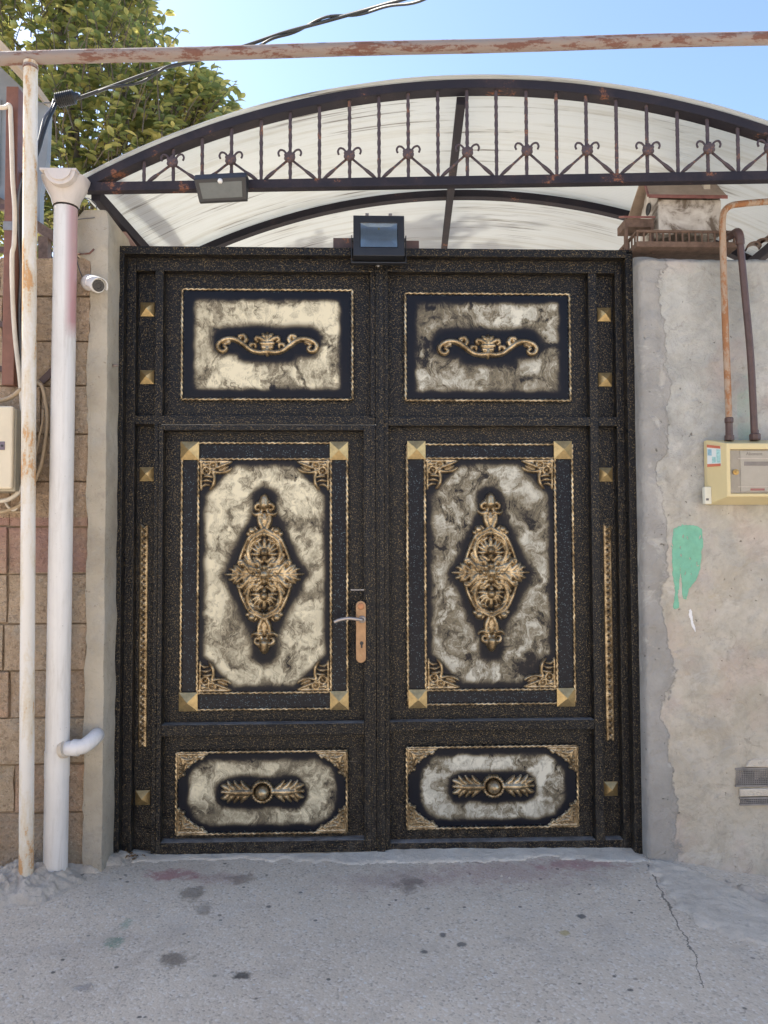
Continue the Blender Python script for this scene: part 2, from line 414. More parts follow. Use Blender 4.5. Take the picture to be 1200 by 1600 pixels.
def mat_pvc(name, col0, pinkz=None):
    t = NT(name); c = t.co()
    n1 = t.noise(c, 5, 5, .6)
    st = t.noise(t.co('Object', (60, 60, 1.2)), 1, 4, .6)
    col = t.mix(t.ramp(n1, [(.45, 0.0), (.75, .35)]), col0, (.50, .49, .47))
    col = t.mix(t.ramp(st, [(.5, 0.0), (.75, .22)]), col, (.42, .41, .40))
    if pinkz:
        x, y, z = t.sep(c); z0, z1, xs = pinkz
        a = t.math('MULTIPLY', t.math('SUBTRACT', x, xs), 40.0, clamp=True)
        b = t.ramp(t.math('ADD', t.math('MULTIPLY', t.math('SUBTRACT', z, z0), 1/(z1-z0)), t.math('MULTIPLY', t.math('SUBTRACT', n1, .5), .2)), [(.0, 0.0), (.12, 1.0), (.86, .9), (1.0, .45)])
        col = t.mix(t.math('MULTIPLY', t.math('MULTIPLY', a, b), .7), col, (.36, .085, .10))
    col = t.mix(t.ramp(t.noise(t.co('Object', (26, 26, 3)), 1, 6, .75, .5), [(.50, 0.0), (.70, .45)]), col, (.40, .37, .33))
    specks = t.ramp(t.noise(c, 75, 3, .6), [(.27, 1.0), (.31, 0.0)])
    col = t.mix(t.math('MULTIPLY', specks, .5), col, (.2, .19, .18))
    return t.fin(col, .38, t.bump(t.noise(t.co('Object', (90, 90, 2)), 1, 3), .06, .003))
def mat_plain(name, col, rough=.5, metal=0.0, var=.25, scale=20, bump=.1, spec=None):
    t = NT(name); c = t.co(); n1 = t.noise(c, scale, 5, .65)
    dk = tuple(q*(1-var) for q in col); lt = tuple(min(1, q*(1+var)) for q in col)
    return t.fin(t.ramp(n1, [(.3, dk), (.7, lt)]), rough, t.bump(t.noise(c, scale*5, 3), bump, .003), metal=metal, spec=spec)
def mat_sheet():
    """dirty translucent plastic sheet: streaks of dirt run round the arch"""
    t = NT('weathered_plastic_sheet'); c = t.co()
    mp = t.n('Mapping', {'Vector': c}); mp.inputs['Scale'].default_value = (.9, 26, .9)
    a = t.noise(mp.outputs[0], 1.0, 6, .62, .25)
    mp2 = t.n('Mapping', {'Vector': c}); mp2.inputs['Scale'].default_value = (1.6, 62, 1.6)
    b = t.noise(mp2.outputs[0], 1.0, 4, .6, .4)
    big = t.noise(c, 1.1, 4, .6)
    col = t.mix(big, (.56, .575, .565), (.63, .645, .635))
    k = t.ramp(a, [(.50, 0.0), (.68, .38), (.80, .65)])
    col = t.mix(k, col, (.38, .35, .28))
    k2 = t.math('MULTIPLY', t.ramp(b, [(.58, 0.0), (.66, 1.0)]), t.ramp(t.noise(c, 1.9, 4, .6), [(.44, 0.0), (.56, 1.0)]))
    col = t.mix(t.math('MULTIPLY', k2, .7), col, (.07, .05, .035))
    x, y, z = t.sep(c)
    flute = t.math('SINE', t.math('MULTIPLY', y, 390))
    dif = t.n('BsdfDiffuse', {'Color': col}); tr = t.n('BsdfTranslucent', {'Color': col})
    nb = t.bump(flute, .25, .004); t.set(dif.inputs['Normal'], nb)
    ms = t.n('MixShader', {0: SHEET_TRANS}); t.t.links.new(dif.outputs[0], ms.inputs[1]); t.t.links.new(tr.outputs[0], ms.inputs[2])
    gl = t.n('BsdfGlossy', {'Roughness': .45}); m2 = t.n('MixShader', {0: .04})
    t.t.links.new(ms.outputs[0], m2.inputs[1]); t.t.links.new(gl.outputs[0], m2.inputs[2])
    t.t.links.new(m2.outputs[0], t.out.inputs[0])
    return t.m
def mat_leaf(name='leaf_green'):
    t = NT(name); c = t.co()
    r1 = t.n('ObjectInfo').outputs['Random']; r2 = t.n('NewGeometry').outputs['Random Per Island']
    r = t.math('FRACT', t.math('ADD', r1, r2))
    col = t.ramp(r, [(0.0, (.08, .125, .065)), (.28, (.15, .195, .085)), (.5, (.26, .29, .105)), (.74, (.48, .455, .16)), (1.0, (.64, .56, .20))])  # yellow end puts sunlit leaf tones into the colour, leaf by leaf
    trc = t.mix(.5, col, (.60, .60, .14))
    dif = t.n('BsdfPrincipled', {'Base Color': col, 'Roughness': .42}); tr = t.n('BsdfTranslucent', {'Color': trc})
    ms = t.n('MixShader', {0: .5}); t.t.links.new(dif.outputs[0], ms.inputs[1]); t.t.links.new(tr.outputs[0], ms.inputs[2])
    t.t.links.new(ms.outputs[0], t.out.inputs[0]); return t.m
def mat_clear(name='clear_plastic', tint=(.9, .92, .93), rough=.08):
    t = NT(name)
    gl = t.n('BsdfGlossy', {'Roughness': rough, 'Color': (1, 1, 1)}); tp = t.n('BsdfTransparent', {'Color': tint})
    fr = t.n('Fresnel', {'IOR': 1.5}); ms = t.n('MixShader', {0: fr.outputs[0]})
    t.t.links.new(tp.outputs[0], ms.inputs[1]); t.t.links.new(gl.outputs[0], ms.inputs[2]); t.t.links.new(ms.outputs[0], t.out.inputs[0]); return t.m

WL, WR = -.20, -.12                       # how far the left and the right wall stand before the gate
g = lambda x, y: onground(x, y)
BAND_X = gx(1040, 900, WR)
METER_X, METER_TOP = gx(1138, 690, WR), gz(1150, 690, WR)
SHEET_TRANS = .55
GROUND_SPOTS = []
CRACKS = []
for p_, q_, wd_ in (((1012, 1348), (1036, 1395), .004), ((1036, 1395), (1062, 1448), .004), ((1062, 1448), (1088, 1492), .003), ((1088, 1492), (1098, 1540), .0022), ((160, 1352), (120, 1382), .003), ((690, 1346), (760, 1350), .002)):
    p_, q_ = onground(*p_), onground(*q_); CRACKS.append((p_.x, p_.y, q_.x, q_.y, wd_))
def gs(px, py, wpx, hpx, col, amt, soft=.5, ns=9):
    p = g(px, py); q = g(px+wpx, py); q2 = g(px, py+hpx)
    GROUND_SPOTS.append((p.x, p.y, abs(q.x-p.x), abs(q2.y-p.y), col, amt, soft, ns))
gs(270, 1366, 50, 11, (.36, .13, .14), .65, .6); gs(345, 1372, 60, 12, (.33, .17, .16), .35, .7)
gs(800, 1362, 170, 28, (.36, .22, .21), .42, .7, 14); gs(620, 1375, 120, 20, (.33, .21, .20), .35, .7)
gs(905, 1350, 85, 10, (.36, .14, .15), .55, .6)
gs(300, 1395, 22, 14, (.13, .105, .08), .6); gs(318, 1418, 16, 12, (.13, .105, .08), .55); gs(380, 1372, 25, 10, (.16, .13, .10), .5)
gs(275, 1496, 32, 16, (.12, .10, .08), .7); gs(378, 1520, 17, 9, (.06, .055, .05), .85); gs(640, 1380, 26, 14, (.14, .12, .10), .6)
gs(178, 1470, 16, 12, (.07, .22, .15), .7, .6, 20); gs(196, 1442, 12, 9, (.10, .24, .17), .45, .6, 20)
gs(910, 1430, 7, 4, (.08, .08, .08), .8); gs(720, 1472, 8, 4, (.10, .10, .10), .8); gs(664, 1484, 8, 4, (.09, .09, .09), .8); gs(692, 1458, 6, 4, (.10, .10, .10), .8)
gs(882, 1455, 8, 5, (.42, .33, .14), .7); gs(420, 1415, 5, 3, (.10, .10, .10), .7); gs(130, 1540, 22, 8, (.16, .16, .17), .5)

HAMMER, NAVY, BRASS = mat_hammer(), mat_navy(), mat_brass()
STONE, MORTAR, PILLAR, PLASTER = mat_stone(), mat_mortar(), mat_pillar(), mat_plaster()
ASPHALT = mat_asphalt()
CEM_LIGHT = mat_cement('light_cement', (.64, .575, .485), (.82, .755, .65))
CEM_GREY = mat_cement('grey_cement', (.56, .50, .42), (.76, .69, .59))
CEM_ROUGH = mat_cement('rough_concrete', (.46, .40, .33), (.70, .63, .54))
POLE = mat_rustpaint('chipped_white_paint', (.68, .65, .60), .585, stretch=(1, 1, .22), lead=[(2.5, .7, .10), (3.6, .8, .08), (.12, .25, .16)], dirt=(.56, .45, .27), rust=(.33, .19, .09))
RUSTPIPE = mat_rustpaint('rusty_pipe_paint', (.25, .215, .195), .505, stretch=(.35, 1.4, 1.4), rust=(.11, .055, .042), dirt=(.28, .20, .165), rough=.7, scale=20)
RISER = mat_rustpaint('rusty_riser_paint', (.40, .31, .24), .47, rust=(.20, .095, .045), dirt=(.34, .22, .13), scale=20)
CANSTEEL = mat_rustpaint('canopy_steel_paint', (.026, .025, .034), .61, rust=(.14, .062, .038), dirt=(.050, .040, .046), stretch=(.5, .5, .5), rough=.7, scale=9, spec=.12)
CANBAR = mat_rustpaint('baluster_steel_paint', (.070, .056, .066), .58, rust=(.15, .075, .05), dirt=(.105, .08, .082), stretch=(1, 1, 1), rough=.6, spec=.2)
BROWNSTEEL = mat_plain('brown_steel_paint', (.17, .075, .05), .5, var=.2)
BROWNPIPE = mat_plain('brown_pipe_paint', (.085, .05, .045), .45, var=.25)
PVC = mat_pvc('downpipe_pvc', (.68, .67, .655), (2.30, 2.95, gx(104, 430, -.28)+.004))
PVC2 = mat_pvc('rainhead_pvc', (.56, .51, .48))
ELBOW = mat_pvc('elbow_pvc', (.68, .68, .69))
SHEET = mat_sheet()
BLACKP = mat_plain('black_plastic', (.018, .02, .026), .42, var=.2)
GREYLENS = mat_plain('smoked_lens', (.10, .115, .12), .12, var=.1, bump=.02)
WHITEP = mat_plain('white_plastic', (.70, .70, .69), .35, var=.06)
DARKGLASS = mat_plain('dark_lens', (.012, .013, .018), .08, var=.1, bump=0)
BEIGE = mat_plain('beige_enamel', (.62, .55, .42), .45, var=.07, scale=6)
BEIGE2 = mat_plain('grey_beige_plastic', (.36, .33, .26), .5, var=.1)
CREAM = mat_plain('cream_plastic', (.62, .52, .285), .38, var=.05, scale=6, bump=.03)
CREAMD = mat_plain('dark_cream_plastic', (.42, .34, .20), .45, var=.06, scale=6, bump=.03)
CLEAR = mat_clear()
REFLECTOR = mat_plain('reflector', (.48, .52, .54), .28, metal=.8, var=.08)
CABLEB = mat_plain('black_cable', (.018, .02, .022), .5, var=.2)
CABLEG = mat_plain('grey_cable', (.10, .105, .12), .45, var=.2)
CABLEW = mat_plain('white_cable', (.56, .51, .43), .5, var=.1)
CABLET = mat_plain('tan_cable', (.38, .29, .19), .55, var=.15)
LEAF, BARK = mat_leaf(), mat_plain('bark', (.12, .095, .07), .9, var=.4, bump=.6)
GREENP = mat_plain('green_wall_paint', (.17, .43, .30), .6, var=.14, scale=25, bump=.2)
WHITEPNT = mat_plain('white_wall_paint', (.74, .74, .75), .6, var=.05)
GALV = mat_plain('galvanised_steel', (.23, .225, .23), .5, metal=.5, var=.25)
SHEDGREY = mat_plain('grey_sheet_cladding', (.22, .235, .25), .6, var=.15, scale=4)
SOFFIT = mat_plain('tan_soffit', (.42, .33, .24), .7, var=.2, scale=5)
ROOFRED = mat_plain('faded_red_roof', (.20, .085, .075), .8, var=.35, scale=16, bump=.4)
def mat_birdwall():
    t = NT('stained_white_board'); c = t.co()
    n1 = t.noise(c, 8, 5, .6, .5)
    col = t.ramp(n1, [(.40, (.62, .60, .56)), (.50, (.48, .45, .41)), (.58, (.15, .12, .095))])
    return t.fin(col, .85, t.bump(t.noise(c, 80, 4), .3, .003))
BIRDW = mat_birdwall()
BIRDR = mat_plain('weathered_roof_board', (.30, .235, .185), .85, var=.2, scale=14, bump=.3)
DKWOOD = mat_plain('dark_weathered_wood', (.13, .085, .065), .85, var=.35, scale=30, bump=.4)
DEBRIS = mat_plain('dry_leaf', (.19, .12, .06), .9, var=.5, scale=40)

# ------------------------------------------------------------------ the ground
zground = lambda x, y: 0.0
XR0, XL1 = gx(990.5, 550, -.05), gx(165, 860, WL)
def ground_z(x, y):
    z = 0
    # the street falls to the right, below the plastered wall, and a little away from the gate
    a = max(0, min(1, (x-1.05)/1.1)); z -= .105*a*a*(3-2*a)
    b = max(0, min(1, (-.25-y)/1.5)); z -= .015*b
    c = max(0, min(1, (-1.05-x)/.35))*max(0, min(1, (y+.75)/.5)); z += .035*c
    return z + .008*fbm((x*1.3, y*1.3, 0), 3) + .0025*fbm((x*9, y*9, 3), 3)
def axis_pts(lo, hi, step, far, ratio=1.45):
    a = list(np.arange(lo, hi+1e-6, step)); s = step
    while a[-1] < far: s *= ratio; a.append(a[-1]+s)
    s = step
    while a[0] > -far: s *= ratio; a.insert(0, a[0]-s)
    return a
XS, YS = axis_pts(-2.4, 2.4, .025, 300), axis_pts(-2.2, .3, .025, 300)
mb = MB()
mb.v = [(x, y, ground_z(x, y)) for y in YS for x in XS]
nx = len(XS)
mb.f = [(j*nx+i, j*nx+i+1, (j+1)*nx+i+1, (j+1)*nx+i) for j in range(len(YS)-1) for i in range(nx-1)]
tag(build(mb, 'street', ASPHALT, smooth=True), 'worn grey asphalt street with pink and brown stains before the gate', kind='structure')

def ground_patch(name, outline, mat, h, label, jag=.016, step=.010, edge=.05, rough=.006):
    """a thin poured patch lying on the street: a grid clipped to a ragged outline, thick inside, feathered at the rim"""
    poly = [(g(*p).x, g(*p).y) for p in outline]
    P = np.array(poly); mn, mx = P.min(0)-.03, P.max(0)+.03
    xs, ys = np.arange(mn[0], mx[0], step), np.arange(mn[1], mx[1], step)
    def sdf(x, y):
        d = 1e9; ins = False; n = len(poly)
        for i in range(n):
            ax, ay = poly[i]; bx, by = poly[(i+1) % n]
            ex, ey = bx-ax, by-ay; tt = max(0, min(1, ((x-ax)*ex+(y-ay)*ey)/(ex*ex+ey*ey+1e-12)))
            d = min(d, math.hypot(x-ax-ex*tt, y-ay-ey*tt))
            if (ay > y) != (by > y) and x < (bx-ax)*(y-ay)/(by-ay)+ax: ins = not ins
        return d if ins else -d
    mb = MB(); idx = {}
    D = [[sdf(x, y)+jag*2*fbm((x*15, y*15, 5), 5) for x in xs] for y in ys]
    for j, y in enumerate(ys):
        for i, x in enumerate(xs):
            d = D[j][i]; k = max(0, min(1, d/edge)); k = k*(2-k)
            z = ground_z(x, y) + (h*k if d > 0 else -.012) + rough*k*fbm((x*22, y*22, 9), 4)
            idx[i, j] = len(mb.v); mb.v.append((x, y, z))
    for j in range(len(ys)-1):
        for i in range(len(xs)-1):
            if max(D[j][i], D[j][i+1], D[j+1][i], D[j+1][i+1]) > 0:
                mb.f.append((idx[i, j], idx[i+1, j], idx[i+1, j+1], idx[i, j+1]))
    o = build(mb, name, mat, smooth=True); tag(o, label, kind='structure'); return o
ground_patch('threshold', [(190, 1334), (600, 1325), (1002, 1318), (1012, 1345), (960, 1348), (860, 1340), (760, 1349), (600, 1350), (480, 1344), (330, 1342), (205, 1350)], CEM_LIGHT, .006,
             'pale cement strip poured along the foot of the gate', edge=.03, rough=.003)
ground_patch('cement_apron', [(1006, 1340), (1050, 1344), (1110, 1362), (1200, 1394), (1270, 1425), (1270, 1470), (1150, 1462), (1085, 1440), (1050, 1405), (1022, 1368)], CEM_GREY, .014,
             'smooth grey cement patch in front of the plastered wall', edge=.05, rough=.004)
ground_patch('sand_strip', [(1128, 1362), (1170, 1372), (1280, 1402), (1290, 1432), (1230, 1418), (1195, 1395)], CEM_ROUGH, .022,
             'sandy cement edge along the foot of the plastered wall', edge=.04)

# unseen house added across the street to bounce sunlight onto the gate
oh = thing('added_house', 'unseen pale rendered house added across the street to bounce sunlight onto the gate', 'house', (0, -9.0, 0))
OHW = mat_plain('pale_house_render', (.66, .60, .52), .9, var=.08, scale=2, bump=.3)
OHG = mat_plain('house_window_glass', (.03, .035, .04), .08, var=.1, bump=0)
OHF = mat_plain('house_window_frame', (.55, .53, .5), .5, var=.05)
build(MB().box(-11, 11, -3, 0, -.3, 4.7), 'wall', OHW, oh)
build(MB().box(-11.2, 11.2, -3.2, .25, 4.7, 4.82), 'roof', ROOFRED, oh, bevel=.01)
build(MB().box(-11, 11, .002, .05, -.2, .55), 'plinth', CEM_ROUGH, oh, bevel=.01)
for x_ in (-8.2, -4.4, 3.6, 7.6):
    f_ = build(MB().box(x_-.75, x_-.66, .001, .05, 1.1, 2.6).box(x_+.66, x_+.75, .001, .05, 1.1, 2.6).box(x_-.66, x_+.66, .001, .05, 2.51, 2.6).box(x_-.66, x_+.66, .001, .05, 1.1, 1.19), 'window', OHF, oh, bevel=.004)
    build(MB().box(x_-.66, x_+.66, .001, .012, 1.19, 2.51), 'pane', OHG, f_)
build(MB().box(-.5, .5, .001, .05, 0, 2.1), 'door', BROWNSTEEL, oh, bevel=.006)

ground_patch('dirt_ridge', [(78, 1362), (120, 1346), (160, 1343), (186, 1336), (200, 1340), (196, 1352), (165, 1364), (120, 1378), (90, 1380)], CEM_ROUGH, .02,
             'crumbly ridge of dirt along the foot of the pillar', edge=.04, jag=.02, rough=.012)
# rough concrete lump round the foot of the standpipe
mb = MB(); c0 = onground(24, 1408); NR, NA = 44, 110
for i in range(NR+1):
    for k in range(NA):
        r_ = .22*i/NR; a = 2*math.pi*k/NA
        rr = r_*(1+.22*fbm((math.cos(a)*1.3, math.sin(a)*1.3, 2), 3))
        x, y = c0.x-.02+rr*math.cos(a)*1.12, c0.y+.07+rr*math.sin(a)*.85
        q = 1-(i/NR)**2.2
        z = ground_z(x, y)-.01+.075*q+.022*q*fbm((x*16, y*16, 1), 5)+.014*(i < NR)*fbm((x*38, y*38, 4), 5)
        mb.v.append((x, y, z))
for i in range(NR):
    for k in range(NA): mb.f.append((i*NA+k, i*NA+(k+1) % NA, (i+1)*NA+(k+1) % NA, (i+1)*NA+k))
tag(build(mb, 'concrete_lump', CEM_ROUGH, smooth=True), 'rough lump of poured concrete round the foot of the rusty white pole', 'concrete')

# ------------------------------------------------------------------ the left block wall
ZTOPL = gz(60, 402, WL)
courses_px = [1345, 1270, 1195, 1122, 1048, 975, 897, 823, 752, 678, 603, 533, 463, 402]
CZ = [gz(60, p, WL) for p in courses_px]; CZ[0] = -.06
wall_l = thing('block_wall', 'rough tan limestone block wall behind the two white pipes', 'wall', (0, 0, 0))
XE = gx(138, 800, WL)                      # where the blocks meet the render of the pillar
build(MB().box(-6.5, XE+.02, WL+.020, .14, -.2, ZTOPL-.012), 'mortar_bed', MORTAR, wall_l)
block_meshes = []
def block_mesh(seed):
    bm = bmesh.new(); bmesh.ops.create_cube(bm, size=1)
    bmesh.ops.subdivide_edges(bm, edges=bm.edges[:], cuts=2, use_grid_fill=True)
    for v in bm.verts:
        e = sum(abs(abs(q)-.5) < 1e-4 for q in v.co)
        n_ = noise.noise_vector(v.co*3.1+Vector((seed*7.3, seed*1.9, 0)))
        v.co.x += n_.x*.014; v.co.z += n_.z*.03; v.co.y += n_.y*.11
        if e >= 2: v.co.x *= .990; v.co.z *= .980; v.co.y *= .90
    me = bpy.data.meshes.new('block'); bm.to_mesh(me); bm.free(); me.materials.append(STONE)
    return me
block_meshes = [block_mesh(i) for i in range(7)]
x12 = gx(10, 940, WL)
for ci in range(len(CZ)-1):
    z0, z1 = CZ[ci], CZ[ci+1]
    L = .41
    # first joint left of the pillar: set so the joints seen at the frame's edge fall right
    off = {6: XE-x12, 4: XE-gx(3, 1090, WL)}.get(ci-0, .20+.19*random.random() if ci % 2 else .40)
    if ci == 5: off = XE-x12
    x1 = XE
    first = True
    while x1 > -6.4:
        ln = off if first else L*random.uniform(.92, 1.06)
        first = False
        x0 = x1-ln
        o = bpy.data.objects.new('block', random.choice(block_meshes)); COL.objects.link(o); o.parent = wall_l
        dy = random.uniform(-.006, .006)
        o.location = ((x0+x1)/2, WL+.06+dy, (z0+z1)/2); o.scale = (ln-.006, .12, z1-z0-.005)
        for p in o.data.polygons: p.use_smooth = False
        x1 = x0

# rendered pillar between the blocks and the gate
pil = thing('gate_pillar', 'beige cement rendered pillar left of the gate', 'pillar', (0, 0, 0))
mb = MB(); zt = gz(145, 329, WL); N = 90
rows = []
for i in range(N+1):
    z = -.08+(zt+.08)*i/N
    f = max(0, (z-(zt-.05))/.05)
    xl = gx(133, 860, WL)+.014*fbm((0, 3.1, z*2.6), 4)+.007*fbm((1, 5, z*26), 3)
    if z > CZ[-1]: xl = gx(119, 365, WL)+.01*fbm((2, 1, z*9), 3)
    xl += .03*f*f
    xr = XL1+.004*fbm((4, 1, z*6), 3)-.012*f*f
    yy = WL-.006
    ch = .012+.003*fbm((1, 1, z*11), 2)
    yb = .12
    rows.append([(xl, yb, z), (xl, WL+.024, z), (xl+.006, yy+.002, z), (xl+(xr-xl)*.5, yy+.004*fbm((xl*9, 1, z*8), 3), z), (xr-ch, yy, z), (xr-.2*ch, yy+.3*ch, z), (xr, yy+ch, z),
                 (xr+.004*fbm((7, 1, z*7), 3), -.05, z), (xr, yb, z)])
m_ = len(rows[0])
for r_ in rows: mb.v += r_
for i in range(N):
    for k in range(m_): mb.f.append((i*m_+k, i*m_+(k+1) % m_, (i+1)*m_+(k+1) % m_, (i+1)*m_+k))
mb.f.append(tuple(N*m_+k for k in range(m_)))
build(mb, 'render', PILLAR, pil, smooth='auto')
# a rusty wire hook in the pillar
build(MB().tube([at(122, 397, WL-.005), at(140, 396, WL-.025), at(147, 389, WL-.02)], .004, 6), 'iron_hook', RUSTPIPE, pil, smooth=True)
build(MB().tube([at(176, 571, -.14), at(184, 571, -.13)], .006, 6), 'iron_pin', RUSTPIPE, pil, smooth=True)

# reddish rendered wall stub behind the pillar
sw = MB(); a, b = at(176, 345, .06), at(212, 392, .06)
sw.prism([(a.x-.05, b.z-.3), (b.x+.02, b.z-.3), (b.x-.02, b.z+.05), (a.x+.03, a.z-.005), (a.x-.05, a.z)], .13, .5)
tag(build(sw, 'courtyard_wall', mat_plain('pinkish_render', (.38, .25, .215), .9, var=.3, scale=6, bump=.4)), 'pinkish rendered wall end showing above the gate beside the pillar', 'wall')

# ------------------------------------------------------------------ the right plastered wall
wall_r = thing('plastered_wall', 'patched grey and beige plastered wall right of the gate', 'wall', (0, 0, 0))
ZTR = gz(1080, 402, WR)
prof = [(XR0, .12), (XR0, .05), (XR0+.001, -.02), (XR0+.002, WR+.03), (XR0+.006, WR+.010), (XR0+.014, WR+.002)]
xs = XR0+.026
while xs < 2.45: prof.append((xs, WR)); xs += .013
while xs < 6.5: prof.append((xs, WR)); xs += .25
zs = list(np.arange(-.25, ZTR-.004, .014))
mb = MB(); nc = len(prof)
def wtop(x): return ZTR+.012*fbm((x*7, 0, 4), 4)+.02*max(0, 1-(x-XR0)/.10)
def wall_disp(x, z):
    d = .008*fbm((x*2.2, z*2.2, 7), 3)+.006*fbm((x*11, z*11, 2), 4)
    e = x-(BAND_X+.05*fbm((1.7, 0, z*2.6), 4))
    d += -.007 if e < 0 else 0
    if x < XR0+.05: d *= max(0, (x-XR0)/.05)
    fl = max(0, (.22-z)/.3)*max(0, min(1, (x-XR0-.05)/.3)); d -= .05*fl*fl
    return d
for z in zs:
    for (x, y) in prof:
        if y <= WR+.003: mb.v.append((x, y+wall_disp(x, z), z))
        else: mb.v.append((x+.004*fbm((y*8, z*6, 1), 3), y, z))
for q, dy in ((0.0, 0.0), (.6, .012), (1.0, .05), (1.0, .24)):
    for (x, y) in prof:
        yy = y+wall_disp(x, zs[-1]) if y <= WR+.003 else y
        mb.v.append((x, min(.14, yy+dy), zs[-1]+(wtop(x)-zs[-1])*q if q < 1 else wtop(x)+.004*fbm((x*15, dy*30, 2), 3)))
nr = len(zs)+4
for j in range(nr-1):
    for i in range(nc-1): mb.f.append((j*nc+i, j*nc+i+1, (j+1)*nc+i+1, (j+1)*nc+i))
build(mb, 'plaster', PLASTER, wall_r, smooth=True)
build(MB().box(XR0+.03, 6.5, WR+.06, .14, -.3, ZTR-.04), 'masonry_core', MORTAR, wall_r)
def smear(outline, mat, label):
    o_ = []
    for i in range(len(outline)):
        (ax, ay), (bx, by) = outline[i], outline[(i+1) % len(outline)]
        for k in range(3):
            t_ = k/3; nv = noise.noise_vector(Vector((ax*.31+k*1.7, ay*.31, 3)))
            o_.append((ax+(bx-ax)*t_+1.7*nv.x, ay+(by-ay)*t_+1.7*nv.y))
    pts = [at(x, y, WR) for x, y in o_]
    P_ = [(p.x, p.z) for p in pts]
    def inside(x, z):
        r_ = False
        for i in range(len(P_)):
            (ax, az), (bx, bz) = P_[i], P_[(i+1) % len(P_)]
            if (az > z) != (bz > z) and x < (bx-ax)*(z-az)/(bz-az)+ax: r_ = not r_
        return r_
    def wall_y(x, z):                       # the height of the wall's own mesh at this spot
        fx, fz = (x-XR0-.026)/.013, (z+.25)/.014
        i, k = math.floor(fx), math.floor(fz); u, v = fx-i, fz-k
        q = [wall_disp(XR0+.026+(i+a)*.013, -.25+(k+b)*.014) for a, b in ((0, 0), (1, 0), (0, 1), (1, 1))]
        return WR+min((q[0]*(1-u)+q[1]*u)*(1-v)+(q[2]*(1-u)+q[3]*u)*v, q[0]+u*(q[1]-q[0])+v*(q[2]-q[0]) if u+v < 1 else q[3]+(1-u)*(q[2]-q[3])+(1-v)*(q[1]-q[3]))
    st = .0022; x0_, z0_ = min(p[0] for p in P_), min(p[1] for p in P_)
    idx = {}; m = MB()
    def vid(i, k):
        if (i, k) not in idx:
            x, z = x0_+i*st, z0_+k*st
            idx[i, k] = len(m.v); m.v.append((x, wall_y(x, z)-.0012, z))
        return idx[i, k]
    for i in range(int((max(p[0] for p in P_)-x0_)/st)+1):
        for k in range(int((max(p[1] for p in P_)-z0_)/st)+1):
            x, z = x0_+(i+.5)*st, z0_+(k+.5)*st
            if inside(x+.002*fbm((x*90, z*25, 1), 3), z+.003*fbm((x*120, z*40, 6), 3)) and fbm((x*70, z*30, 2), 4) < .62:
                m.f.append((vid(i, k), vid(i+1, k), vid(i+1, k+1), vid(i, k+1)))
    me = bpy.data.meshes.new('paint_smear'); me.from_pydata(m.v, [], m.f)
    o = link('paint_smear', me, mat, wall_r, smooth=True); o['label'] = label
    s = o.modifiers.new('thick', 'SOLIDIFY'); s.thickness = .0008
smear([(1052, 826), (1066, 820), (1086, 821), (1097, 827), (1098, 845), (1096, 870), (1095, 888), (1088, 905), (1077, 920), (1072, 937), (1067, 934), (1066, 920), (1064, 900), (1063, 880), (1062, 905), (1060, 930), (1061, 950), (1054, 952), (1051, 945), (1055, 925), (1053, 910), (1051, 888), (1049, 860), (1050, 840)], GREENP, 'pale green brushed paint smear with two drips')
smear([(1078, 952), (1082, 955), (1083, 970), (1086, 978), (1087, 988), (1083, 982), (1079, 972), (1077, 960)], WHITEPNT, 'small white paint drip')

